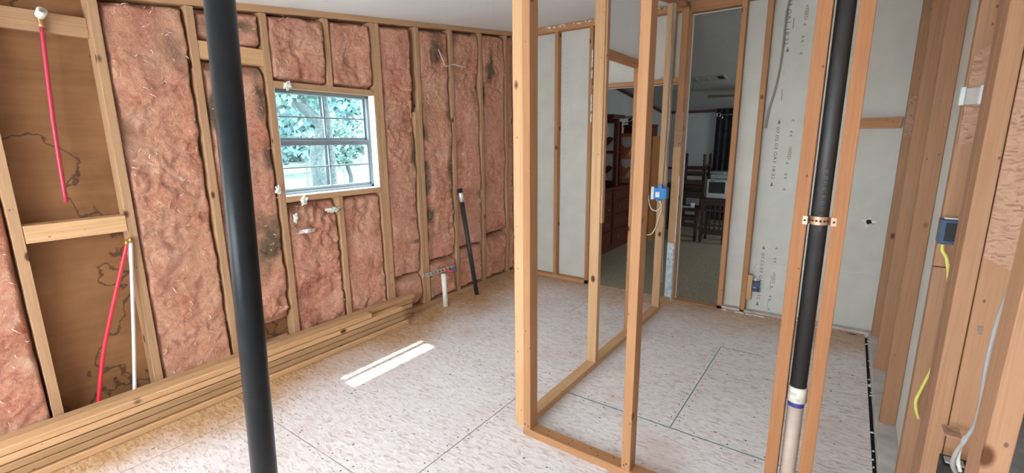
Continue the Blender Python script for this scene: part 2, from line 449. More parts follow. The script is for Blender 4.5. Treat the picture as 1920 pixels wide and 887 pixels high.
# chalked joints (teal) and screws along them
for (x0, x1, y0, y1) in [(1.75, 2.95, -1.9685, -1.9615), (2.3425, 2.3475, -1.965, -0.80), (2.345, 2.62, -0.803, -0.797)]:
    bx('chalk_line', x0, x1, y0, y1, -0.003, 0.0006, M_chalk, fl, 0)
sc = bmesh.new()
def screw(x, y):
    bmesh.ops.create_circle(sc, cap_ends=True, segments=8, radius=0.0042, matrix=Matrix.Translation((x, y, 0.0008)))
for y in [-0.9 - 0.075 * i for i in range(14)]:
    for s_ in (-0.022, 0.026): screw(2.345 + s_ + random.uniform(-.004, .004), y + random.uniform(-.02, .02))
for y in [-2.05 - 0.085 * i for i in range(13)]:
    for s_ in (-0.025, 0.022): screw(1.53 + s_ + random.uniform(-.004, .004), y + random.uniform(-.02, .02))
for x in [0.2 + 0.15 * i for i in range(20)]:
    for yy in (-1.94, -1.99, -0.78, -0.825, -3.09, -3.14): screw(x + random.uniform(-.03, .03), yy)
for x in (0.4, 0.8, 1.2, 2.0, 2.7, 3.05):
    for i in range(14): screw(x + random.uniform(-.02, .02), -0.2 - i * 0.24 + random.uniform(-.03, .03))
me = bpy.data.meshes.new('screws'); sc.to_mesh(me); sc.free()
tag(link('screw_heads', me, M_dark, fl), kind='stuff')

# ceilings, sloping down both ways from the ridge over the back wall
ce = struct('ceiling', (1.6, -2, 2.3), 'smooth white ceiling sloping up towards the back wall', 'ceiling')
def slab(name, x0, x1, y0, y1, mat, par, th=0.03):
    v = [(x0, y0, cz(y0)), (x1, y0, cz(y0)), (x1, y1, cz(y1)), (x0, y1, cz(y1))]
    v += [(a, b, c + th) for a, b, c in v]
    me = bpy.data.meshes.new(name); me.from_pydata(v, [], [(0, 3, 2, 1), (4, 5, 6, 7), (0, 1, 5, 4), (1, 2, 6, 5), (2, 3, 7, 6), (3, 0, 4, 7)]); me.update()
    return link(name, me, mat, par)
slab('ceiling_panel', -0.1, 1.28, REAR, 0.0, M_ceil, ce); slab('ceiling_panel', 1.2801, HALL, REAR, 0.0, M_ceil, ce)
cs = bmesh.new()
for i in range(46):
    x, y = random.uniform(0.1, 3), random.uniform(-3.2, -0.1)
    bmesh.ops.create_circle(cs, cap_ends=True, segments=7, radius=random.uniform(.002, .005), matrix=Matrix.Translation((x, y, cz(y) - 0.0012)) @ Matrix.Rotation(math.pi + math.atan(SL), 4, 'X'))
me = bpy.data.meshes.new('nail'); cs.to_mesh(me); cs.free(); tag(link('ceiling_nails', me, M_dark, ce), kind='stuff')
cf = struct('ceiling_living', (1.6, 2.4, 2.2), 'textured grey ceiling of the room beyond the doorways', 'ceiling')
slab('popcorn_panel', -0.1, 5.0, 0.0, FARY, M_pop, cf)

# ---- left outside wall
wl = struct('wall_left', (0, -2.2, 0), 'open stud outside wall with bare brown sheathing', 'wall')
SR = [-4.212, -3.806, -3.400, -2.9946, -2.6011, -2.1829, -1.7617, -1.3635, -0.9616, -0.5566, -0.1506]
SD, SW = 0.089, 0.038
for (y0, y1, z0, z1) in [(REAR, -2.63, 0, 2.6), (-1.83, 0.05, 0, 2.6), (-2.63, -1.83, 0, 1.10), (-2.63, -1.83, 1.815, 2.6)]:
    bx('sheathing', -0.101, -0.0895, y0, y1, z0, z1, M_sheath, wl, 0)
bx('bottom_plate', -SD, 0, -4.6, 0, 0, 0.038, M_old, wl)
ang = math.atan(SL)
for dz in (0.0,):
    beam('top_plate', (-SD / 2, -4.6, cz(-4.6) - 0.020), (-SD / 2, 0, cz(0) - 0.020), SD + 0.002, 0.038, M_old, wl)
def lstud(y1, z0=0.038, z1=None, x1=0.0, mat=None, y0=None):
    y0 = y1 - SW if y0 is None else y0
    return bx('stud', -SD, x1, y0, y1, z0, (cz(y0) - 0.040) if z1 is None else z1, mat or M_old, wl)
for i, y in enumerate(SR):
    if i == 5:
        lstud(y, 1.838); lstud(y, 0.038, 1.076)
    elif i == 6:
        lstud(y); lstud(y - 0.040)
    elif i == 7:
        lstud(y); lstud(y - 0.041, 0.038, 1.7, -0.004)
    else: lstud(y)
lstud(-0.002)
bx('window_header', -SD, 0, -2.60, -1.842, 1.800, 1.838, M_old, wl)
bx('window_sill_plate', -SD, 0.002, -2.60, -1.842, 1.077, 1.113, M_old, wl)
bx('block', -0.088, 0.003, -3.804, -3.439, 1.028, 1.108, M_lum, wl)
bx('block', -0.088, -0.050, -3.804, -3.439, 1.955, 2.045, M_old, wl)
bx('block', -0.06, -0.004, -2.993, -2.640, 1.918, 2.012, M_lum, wl)
bx('drywall_lining', -0.012, 0.0, REAR, -4.26, 0, 2.2, M_wallp, wl, 0)

# ---- window
win = struct('window_1', (-0.1, -2.22, 1.11), 'small sliding sash window with eight panes and grey frame', 'window')
WY0, WY1, WZ0, WZ1 = -2.600, -1.843, 1.114, 1.799
bx('frame_rail', -0.135, -0.070, WY0, WY1, WZ0, WZ0 + 0.026, M_alu, win); bx('frame_rail', -0.135, -0.070, WY0, WY1, WZ1 - 0.022, WZ1, M_alu, win)
bx('frame_stile', -0.135, -0.070, WY0, WY0 + 0.024, WZ0, WZ1, M_alu, win); bx('frame_stile', -0.135, -0.070, WY1 - 0.024, WY1, WZ0, WZ1, M_alu, win)
bx('jamb_daylight_face', -0.070, -0.002, WY1 - 0.004, WY1 - 0.001, WZ0, WZ1, M_white, win, 0); bx('jamb_daylight_face', -0.070, -0.002, WY0 + 0.001, WY0 + 0.004, WZ0, WZ1, M_white, win, 0)  # white colour paints in the daylight brightness of the jamb sides
bx('sill_liner', -0.070, 0.004, WY0 + .004, WY1 - .004, WZ0, WZ0 + 0.005, M_white, win, 0)
ZM = 1.458
bx('meeting_rail', -0.118, -0.078, WY0 + .024, WY1 - .024, ZM - 0.017, ZM + 0.017, M_alu, win)
for k, (z0, z1, xx) in enumerate([(WZ0 + .026, ZM - .017, -0.088), (ZM + .017, WZ1 - .022, -0.108)]):
    bx('sash_rail', xx - .012, xx + .012, WY0 + .024, WY1 - .024, z0, z0 + 0.018, M_alu, win)
    for yy in (WY0 + .024, WY1 - .038): bx('sash_stile', xx - .012, xx + .012, yy, yy + .014, z0, z1, M_alu, win)
    zc = (z0 + z1) / 2 + .004
    bx('muntin', xx - .007, xx + .007, -2.212, -2.200, z0, z1, M_alu, win); bx('muntin', xx - .006, xx + .006, WY0 + .03, WY1 - .03, zc - .005, zc + .005, M_alu, win)
    for (ya, yb_) in ((WY0 + .036, -2.212), (-2.200, WY1 - .036)):
        for (za, zb) in ((z0 + .016, zc - .005), (zc + .005, z1)): bx('pane', xx - .0015, xx + .0015, ya, yb_, za, zb, M_glass, win, 0)

# ---- back wall (shared with the room beyond)
wb = struct('wall_back', (1.6, 0.03, 0), 'back stud wall with drywall paper showing and two open doorways', 'wall')
D3 = 0.064
bx('bottom_plate', 0, 0.885, 0.0, D3, 0, 0.038, M_new, wb); bx('bottom_plate', 2.14, 3.30, 0.0, D3, 0, 0.030, M_plate, wb)
bx('top_plate', 0, 3.30, 0.0, D3, RIDGE - 0.060, RIDGE - 0.002, M_new, wb)
def bstud(x0, z0=0.038, z1=RIDGE - 0.06, w=0.039, mat=None, y0=0.0, y1=D3):
    return bx('stud', x0, x0 + w, y0, y1, z0, z1, mat or M_new, wb)
bstud(0.002); bstud(0.470); bstud(0.846, 0.0); bstud(0.905, 1.968); bstud(1.292, 1.968); bstud(1.590, 1.968)
bx('door_header', 0.886, 1.72, 0.0, D3, 1.932, 1.968, M_new, wb)
bstud(1.722, 0.0); bstud(2.140, 0.0, mat=M_new); bstud(2.318, 0.0, w=0.040)
bx('door_header', 1.762, 2.140, 0.0, D3, 2.470, 2.497, M_new, wb)
bx('block', 2.975, 3.205, 0.008, D3, 1.520, 1.592, M_new, wb)
for (x0, x1, z0, z1) in [(0, 0.893, 0, RIDGE), (0.893, 1.715, 1.926, RIDGE), (2.135, 2.72, 0.0, RIDGE), (2.7205, 3.31, 0.0, RIDGE), (1.712, 1.768, 0.0, RIDGE), (1.768, 2.135, 2.462, RIDGE)]:
    bx('drywall_sheet', x0, x1, D3, D3 + 0.0127, z0, z1, M_dry, wb, 0)
for z in (1.62, 1.72, 1.80, 2.02, 2.12, 2.2):      # torn gypsum left on the jamb
    poly('torn_gypsum', [(0, 0), (.010, .02), (.006, .05), (.012, .07), (.003, .09), (-.004, .06), (-.003, .02)], 0.006, ((0.880, -0.001, z), (1, 0, 0), (0, 0, 1)), M_dryedge, wb)
for i in range(26):
    x = random.uniform(0.05, 1.7); h = random.uniform(.008, .03); w = random.uniform(.01, .05)
    poly('torn_gypsum', [(0, 0), (w, 0), (w * .8, -h), (w * .5, -h * .5), (w * .2, -h * .9)], 0.004, ((x, -0.001, RIDGE - .004 - random.uniform(0, .012)), (1, 0, 0), (0, 0, 1)), M_dryedge, wb)
for i in range(20):
    x = random.uniform(2.15, 3.15); h = random.uniform(.004, .012); w = random.uniform(.02, .07)
    poly('torn_gypsum', [(0, 0), (w, 0), (w * .8, h), (w * .3, h)], 0.012, ((x, -0.004, 0.0), (1, 0, 0), (0, 0, 1)), M_dryedge if i % 3 else M_osbraw, wb)
bx('floor_edging', 1.77, 2.14, -0.006, 0.070, 0.0, 0.010, M_new, wb); bx('floor_edging', 2.18, 3.18, -0.012, 0.0, 0.0, 0.014, M_osbraw, wb)
# flat dark star painted for the shade inside a punch in the drywall
hc = px(1629, 416, 'y', D3 - 0.0006)
poly('hole_shade', [(0.035 * math.cos(a) * (1 if k % 2 else .38), 0.035 * math.sin(a) * (1 if k % 2 else .38)) for k, a in enumerate([i * math.pi / 4 + .4 for i in range(8)])], 0.0008, ((hc.x, hc.y, hc.z), (1, 0, 0), (0, 0, 1)), M_dark, wb)
for a in (0.1, 1.4, 2.9, 4.4):
    c, s_ = math.cos(a), math.sin(a)
    poly('torn_flap', [(0.006, -0.012), (0.044, 0.0), (0.010, 0.010)], 0.003, ((hc.x + .010 * c, hc.y - 0.004, hc.z + .010 * s_), (c, -.25, s_), (-s_, 0, c)), M_dryedge, wb)

# printed text on the drywall paper
def text_me(s, size):
    cu = bpy.data.curves.new('t', 'FONT'); cu.body = s; cu.size = size; cu.resolution_u = 2
    o = bpy.data.objects.new('t', cu); COL.objects.link(o); dg = bpy.context.evaluated_depsgraph_get()
    me = bpy.data.meshes.new_from_object(o.evaluated_get(dg)); bpy.data.objects.remove(o); bpy.data.curves.remove(cu); return me
def text_on(name, s, size, origin, ex, ey, mat, par, sx=1.0):
    me = text_me(s, size); ex, ey = Vector(ex).normalized() * sx, Vector(ey).normalized(); n = Vector(ex).normalized().cross(ey)
    M = Matrix(((ex.x, ey.x, n.x, origin[0]), (ex.y, ey.y, n.y, origin[1]), (ex.z, ey.z, n.z, origin[2]), (0, 0, 0, 1)))
    me.transform(M); c = sum((v.co for v in me.vertices), Vector()) / max(1, len(me.vertices)); me.transform(Matrix.Translation(-c)); me.materials.clear()
    return link(name, me, mat, par, Matrix.Translation(c))
YP = D3 - 0.0008
def wallprint(u, v0, v1, s, h):
    a, b_ = px(u[0], v0, 'y', YP), px(u[1], v1, 'y', YP)
    me = text_me(s, 1.0); wdt = max(v.co.x for v in me.vertices); bpy.data.meshes.remove(me)
    L = a.z - b_.z
    text_on('printing', s, h, (a.x, YP, a.z), (0, 0, -1), (1, 0, 0), M_ink, wb, L / wdt / h)
def arrow(u, v):
    p = px(u, v, 'y', YP); poly('printed_arrow', [(-.010, -.016), (.010, -.016), (0, .018)], 0.0006, ((p.x, YP, p.z), (1, 0, 0), (0, 0, 1)), M_ink, wb)
wallprint((1484, 1477), -42, 84, '07.02.03 GA1-18:32', 0.034); arrow(1477, 93)
arrow(1461, 228); wallprint((1456, 1446), 238, 336, '07.02.03 GA1 18:32', 0.034); arrow(1447, 345)
arrow(1432, 464); wallprint((1428, 1420), 474, 561, '07.02.03 GA1 18:32', 0.034); arrow(1420, 569)
wallprint((1511, 1508), 9, 37, '<FEED', 0.032)
for (u, v) in [(1509, 46), (1505.5, 69), (1505, 77), (1502, 100), (1487, 226), (1484, 247), (1483, 254), (1476, 306), (1473, 327), (1472.5, 334), (1470, 355), (1456, 466), (1453.5, 485), (1453, 491), (1447, 538), (1444, 556), (1443.5, 562), (1441, 580)]:
    p = px(u, v, 'y', YP)
    poly('printed_caret', [(-.011, -.007), (-.007, -.009), (0, .002), (.007, -.009), (.011, -.007), (0, .010)], 0.0005, ((p.x, YP, p.z), (1, 0, 0), (0, 0, 1)), M_ink, wb)
wallprint((1479, 1476), 274, 299, '<FEED', 0.032); wallprint((1449, 1446), 509, 531, '<FEED', 0.032)
for (u0, v0, u1, v1, wd) in [(1489, 33, 1486.5, 54, .004), (1467, 167, 1465, 189, .004), (1470, 130, 1469, 143, .002), (1441, 560, 1438, 578, .002), (1446, 515, 1443, 545, .002)]:
    a, b_ = px(u0, v0, 'y', YP), px(u1, v1, 'y', YP); beam('printed_dash', a, b_, wd, 0.0006, M_ink, wb, bev=0)
for (u, v0, n_) in [(1063, 90, 14), (1061, 215, 10)]:
    for i in range(n_):
        a = px(u - i * .35, v0 + i * 9, 'y', YP); bx('printed_dash', a.x - .0015, a.x + .0015, YP - .0004, YP, a.z - random.uniform(.006, .014), a.z, M_ink, wb, 0)

# ---- partition wall running from the corner post to the back wall
wp = struct('wall_partition', (1.717, -1.2, 0), 'half built partition of pale pine studs on a floor plate', 'wall')
PX0, PX1 = 1.683, 1.747
bx('bottom_plate', PX0, PX1, -2.395, -0.040, 0, 0.038, M_pale, wp)
beam('top_plate', ((PX0 + PX1) / 2, -2.40, cz(-2.40) - .021), ((PX0 + PX1) / 2, -0.001, cz(0) - .021), 0.064, 0.038, M_new, wp)
def pstud(y0, z0=0.038, z1=None, mat=M_pale, w=0.040): return bx('stud', PX0, PX1, y0, y0 + w, z0, (cz(y0) - .043) if z1 is None else z1, mat, wp)
bx('stud', 1.690, 1.7525, -2.418, -2.379, 0.030, cz(-2.41) - .044, M_pale, wp)
pstud(-1.600); pstud(-0.975, mat=M_new); pstud(-0.365)
bx('lath_strip', PX1, PX1 + 0.012, -1.592, -1.558, 0.96, cz(-1.6) - .043, M_old, wp)
bx('drywall_strip', PX0 + 0.02, PX1 - 0.01, -1.560, -1.548, 1.98, cz(-1.6) - .044, M_dryedge, wp)
bx('block', PX0, PX1, -1.559, -0.976, 1.936, 1.974, M_new, wp)
z9 = cz(-1.5)
pv = [(-1.545, 1.976), (-0.976, 1.976), (-0.976, cz(-.976) - .043), (-1.545, cz(-1.545) - .043)]
poly('white_panel', pv, 0.012, ((PX0 + 0.014, 0, 0), (0, 1, 0), (0, 0, 1)), M_white, wp)
# end studs pieced together at the back wall
E0, E1 = -0.040, -0.001
za, zb_, zc_ = px(1272, 210, 'y', E0).z, px(1265, 276, 'y', E0).z, px(1258, 455, 'y', E0).z
bx('stud', 1.700, 1.752, E0, E1, za, cz(0) - .045, M_new, wp)
bx('osb_patch', 1.690, 1.760, E0 + .012, E1, zb_, za, M_osbraw, wp); bx('stud', 1.692, 1.755, E0, E1, zc_, zb_, M_pale, wp)
bx('painted_trim', 1.692, 1.752, E0 - 0.004, E1, 0.0, zc_, M_blueplate, wp)
bx('paint_sliver', 1.7555, 1.7595, E0 - .002, E0 + .01, zc_, px(1272, 330, 'y', E0).z, M_white, wp)
for i in range(10):
    z = random.uniform(.03, zc_ - .03); x = random.uniform(1.70, 1.745)
    poly('paint_chip', [(0, 0), (.008, .004), (.010, .014), (.003, .010)], 0.0008, ((x, E0 - .0045, z), (1, 0, 0), (0, 0, 1)), M_navy, wp)

# ---- front framing that holds the drain stack
wf = struct('wall_front', (2.4, -2.41, 0), 'new orange pine stud framing standing on a floor plate', 'wall')
FY0, FY1 = -2.442, -2.376
bx('bottom_plate', 1.7535, 3.210, FY0, FY1, 0, 0.038, M_new, wf)
bx('top_plate', 1.7535, 3.210, FY0, FY1, cz(-2.44) - .042, cz(-2.44) - .004, M_new, wf)
for x0, x1 in ((1.7575, 1.797), (2.2765, 2.3165), (2.818, 2.857), (2.9205, 2.9595)):
    bx('stud', x0, x1, FY0, FY1, 0.038, cz(-2.44) - .042, M_rust if x0 > 2.5 else M_new, wf)
nb = bmesh.new()
for (x0, zz) in [(1.765, .06), (1.785, .055), (2.29, .06), (2.30, .07)]:
    bmesh.ops.create_circle(nb, cap_ends=True, segments=8, radius=.004, matrix=Matrix.Translation((x0, FY0 - .0006, zz)) @ Matrix.Rotation(math.pi / 2, 4, 'X'))
for x in [1.80 + .11 * i for i in range(5)]:
    for y in (-2.425, -2.395): bmesh.ops.create_circle(nb, cap_ends=True, segments=8, radius=.004, matrix=Matrix.Translation((x + random.uniform(-.03, .03), y, .0386)))
me = bpy.data.meshes.new('nails'); nb.to_mesh(me); nb.free(); tag(link('nail_heads', me, M_dark, wf), kind='stuff')

# ---- right wall: brown studs along the hall
wr = struct('wall_right', (3.25, -1.3, 0), 'right hand wall of old brown studs with drywall behind', 'wall')
RX0, RX1 = 3.215, 3.280
bx('bottom_plate', 3.203, 3.281, -2.36, -0.02, 0, 0.036, M_plate, wr)
beam('top_plate', (3.248, -2.36, cz(-2.36) - .021), (3.248, -0.001, cz(0) - .021), 0.066, 0.038, M_right, wr)
def rstud(y0, z0=0.037, z1=None, x0=RX0, x1=RX1, w=0.038): return bx('stud', x0, x1, y0, y0 + w, z0, (cz(y0) - .043) if z1 is None else z1, M_right, wr)
rstud(-0.062, w=.056); rstud(-0.675); rstud(-1.360)
rstud(-2.118, z0=0.037, z1=1.03); rstud(-2.112, z0=1.032)
rstud(-2.505, x1=3.2535, w=.062); rstud(-2.442, x1=3.2535, w=.062)
bx('stud', 3.2565, 3.345, -2.498, -2.460, 0.0, cz(-2.5) - .02, M_right, wr)
poly('osb_gusset', [(3.2575, 1.150), (3.40, 1.075), (3.40, 2.10), (3.2575, 2.10)], -0.010, ((0, -2.4985, 0), (1, 0, 0), (0, 0, 1)), M_osbraw, wr)
bx('drywall_sheet', 3.281, 3.2935, -2.10, 0.0, 0.0, cz(-2.1), M_dry, wr, 0)
bx('block', 3.218, 3.278, -0.066, -0.063, 1.46, 1.72, M_osbraw, wr)
gp = [px(1836, 102, 'y', -2.119), px(1880, 78, 'y', -2.119), px(1838, 270, 'y', -2.119), px(1801, 270, 'y', -2.119)]
poly('osb_gusset', [(3.218, gp[0].z), (3.286, gp[1].z + .02), (3.286, gp[2].z), (3.218, gp[3].z)][::-1], 0.010, ((0, -2.1185, 0), (1, 0, 0), (0, 0, 1)), M_osbraw, wr)
beam('stud', (3.222, -2.982, 0.0), (3.246, -2.982, cz(-2.98) - .01), 0.089, 0.038, M_right, wr, side=(0, 1, 0))
# pencil marks on the brown stud
pm = px(1818, 607, 'y', -2.4915)
text_on('pencil_mark', '2x3', 0.018, (3.312, -2.4986, pm.z), (0.12, 0, -1), (1, 0, .12), M_ink, wr); text_on('pencil_mark', '884', 0.018, (3.272, -2.4986, pm.z + .002), (0.12, 0, -1), (1, 0, .12), M_ink, wr)

for i in range(22):      # crumbs of gypsum along the open joint
    y = -0.1 - random.random() * 2.1; w = random.uniform(.006, .018)
    poly('gypsum_crumb', [(0, 0), (w, .002), (w * .7, .008), (w * .2, .006)], .006, ((3.180 + random.uniform(0, .016), y, -.001), (1, 0, 0), (0, 1, 0)), M_dryedge, fl)
# hall beyond the right wall and the rear of the room (behind the camera)
wh = struct('wall_hall', (HALL, -3, 0), 'plain pale wall of the hall behind the brown studs', 'wall')
for (y0, y1, z0, z1) in [(REAR, 0.5, 0, 2.6)]:
    bx('drywall_sheet', HALL, HALL + .03, y0, y1, z0, z1, M_wallp, wh, 0)
wre = struct('wall_rear', (2, REAR, 0), 'plain pale wall at the far end behind the camera', 'wall')
for (x0, x1, z0, z1) in [(-0.1, 0.8, 0, 2.6), (3.0, HALL + .03, 0, 2.6), (0.8, 3.0, 0, 0.9), (0.8, 3.0, 2.0, 2.6)]:
    bx('drywall_sheet', x0, x1, REAR - .03, REAR, z0, z1, M_wallp, wre, 0)

# ---- the room beyond
ff = struct('floor_living', (1.6, 2.4, 0), 'dark olive carpet of the room beyond the doorways', 'floor')
bx('carpet', -0.1, 5.0, 0.032, FARY, -0.03, 0.004, M_carpet, ff, 0)
we = struct('wall_living_end', (-0.02, 2.4, 0), 'grey end wall of the room beyond with dark ceiling trim', 'wall')
bx('wall_panel', -0.05, 0.0, 0.077, FARY, 0, 2.6, M_farwall, we, 0)
beam('crown_trim', (0.012, 0.08, cz(0.08) - .03), (0.012, FARY - .02, cz(FARY - .02) - .03), 0.024, 0.045, M_trim, we)
bx('chair_rail', 0, 0.012, 0.08, FARY, 0.90, 0.945, M_trim, we)
wfar = struct('wall_living_far', (2, FARY, 0), 'grey far wall of the room beyond with chair rail', 'wall')
bx('wall_panel', -0.05, 5.0, FARY, FARY + .05, 0, 2.3, M_farwall, wfar, 0)
bx('crown_trim', 0, 5.0, FARY - .024, FARY, cz(FARY) - .055, cz(FARY) - .008, M_trim, wfar); bx('chair_rail', 0, 5.0, FARY - .012, FARY, 0.90, 0.945, M_trim, wfar)
wlr = struct('wall_living_right', (5, 2.4, 0), 'side wall of the room beyond, out of sight', 'wall')
bx('wall_panel', 5.0, 5.05, 0.0, FARY, 0, 2.6, M_farwall, wlr, 0); bx('wall_panel', 3.31, 5.0, 0.064, 0.077, 0, RIDGE, M_farwall, wlr, 0)


# ------------------------------------------------------------------ outside, seen through the window
og = struct('ground_outside', (-10, -2, -0.75), 'bright sunlit lawn outside the window', 'lawn')
bx('lawn', -60, -0.12, -40, 50, -0.85, -0.75, M_grass, og, 0)
bx('sandy_track', -24.5, -21.0, -40, 50, -0.749, -0.74, M_road, og, 0)
ev = struct('trim_1', (-0.25, -2.2, 2.25), 'roof edge overhanging the outside wall', 'eave')
me = bpy.data.meshes.new('eave'); vv = []
for y in (REAR, FARY):
    for (x, dz) in ((-0.105, .06), (-0.335, .00), (-0.335, .10), (-0.105, .16)): vv.append((x, y, 2.285 + dz - 0.02))
me.from_pydata(vv, [], [(0, 1, 2, 3), (7, 6, 5, 4), (0, 4, 5, 1), (1, 5, 6, 2), (2, 6, 7, 3), (3, 7, 4, 0)]); me.update(); link('roof_edge', me, M_roof, ev)


def crown_me(n, rx, ry, rz, size, seed):
    rnd = random.Random(seed); vs, fs = [], []
    lobes = [(Vector((rnd.uniform(-.6, .6) * rx, rnd.uniform(-.6, .6) * ry, rnd.uniform(-.6, .6) * rz)), rnd.uniform(.35, .6)) for _ in range(14)]
    for i in range(n):
        c, k = rnd.choice(lobes); d = Vector((rnd.gauss(0, 1), rnd.gauss(0, 1), rnd.gauss(0, 1))).normalized() * (rnd.random() ** .4)
        p = c + Vector((d.x * rx * k, d.y * ry * k, d.z * rz * k))
        a = Vector((rnd.gauss(0, 1), rnd.gauss(0, 1), rnd.gauss(0, 1))).normalized(); b = a.orthogonal().normalized(); s = size * rnd.uniform(.6, 1.3)
        j = len(vs); vs += [p - a * s, p + b * s * .5, p + a * s, p - b * s * .5]; fs.append((j, j + 1, j + 2, j + 3))
    me = bpy.data.meshes.new('crown'); me.from_pydata(vs, [], fs); me.update(); return me


def tree(x, y, h, r, cz0, label, seed, leaf, n=2600, rx=2.4, rz=1.8, size=.16):
    t = thing('tree', (x, y, -0.75), label, 'tree', 'trees outside the window')
    rnd = random.Random(seed)
    pts = [(x + rnd.uniform(-.1, .1) * k, y + rnd.uniform(-.1, .1) * k, -0.75 + h * k / 6) for k in range(7)]
    tube('trunk', spline(pts, 4), [r * (1 - .5 * k / 24) for k in range(25)], M_bark, t, 10)
    for k in range(3):
        a = rnd.uniform(0, 6.28); b0 = Vector(pts[4]); tube('branch', spline([b0, b0 + Vector((math.cos(a) * .8, math.sin(a) * .8, .7)), b0 + Vector((math.cos(a) * 1.5, math.sin(a) * 1.5, 1.7))], 4), [r * .45 * (1 - .06 * q) for q in range(9)], M_bark, t, 7)
    link('crown', crown_me(n, rx, rx, rz, size, seed), leaf, t, Matrix.Translation((x, y, cz0)))
    return t
p = px(598, 320, 'x', -12.5); tw = tree(p.x, p.y, 5.6, .27, 4.3, 'twin trunked grey tree on the lawn near the window', 1, M_leaf)
p2 = px(619, 320, 'x', -12.6); tube('trunk', spline([(p2.x, p2.y, -.75), (p2.x, p2.y + .05, 1.2), (p2.x + .1, p2.y - .1, 3.2), (p2.x, p2.y, 4.6)], 6), [.2 * (1 - .02 * k) for k in range(19)], M_bark, tw, 10)
p = px(655, 300, 'x', -17.4); tree(p.x, p.y, 3.4, .12, 1.5, 'small bushy tree with low foliage near the white fence', 3, M_leaf, 2600, 1.3, 1.2, .13)
for i, (u, xx, lb) in enumerate([(500, -30, 'tall tree beyond the track, near the left edge of the window'), (556, -52, 'hazy round tree beyond the track left of the twin trunks'), (634, -41, 'broad leafy tree beyond the track right of the twin trunks'), (703, -64, 'far tree beyond the track near the right edge of the window')]):
    p = px(u, 285, 'x', xx); k = -xx / 30; tree(p.x, p.y, 6 * k, .3 * k, 3.2 * k, lb, 20 + i, M_leaf2, 4600, 3.6 * k, 4.0 * k, .30 * k)
fn = thing('paddock_fence', (-19.5, 5, -0.75), 'white post and rail fence across the lawn', 'fence')
for k in range(14):
    y = -2 + k * 2.2; bx('post', -19.56, -19.44, y - .06, y + .06, -0.75, 0.45, M_fence, fn)
for z in (0.32, -0.05): bx('rail', -19.53, -19.47, -2, 27, z - .05, z + .05, M_fence, fn)

# ------------------------------------------------------------------ insulation batts
def sm(a, b, x):
    t = min(1, max(0, (x - a) / (b - a))); return t * t * (3 - 2 * t)


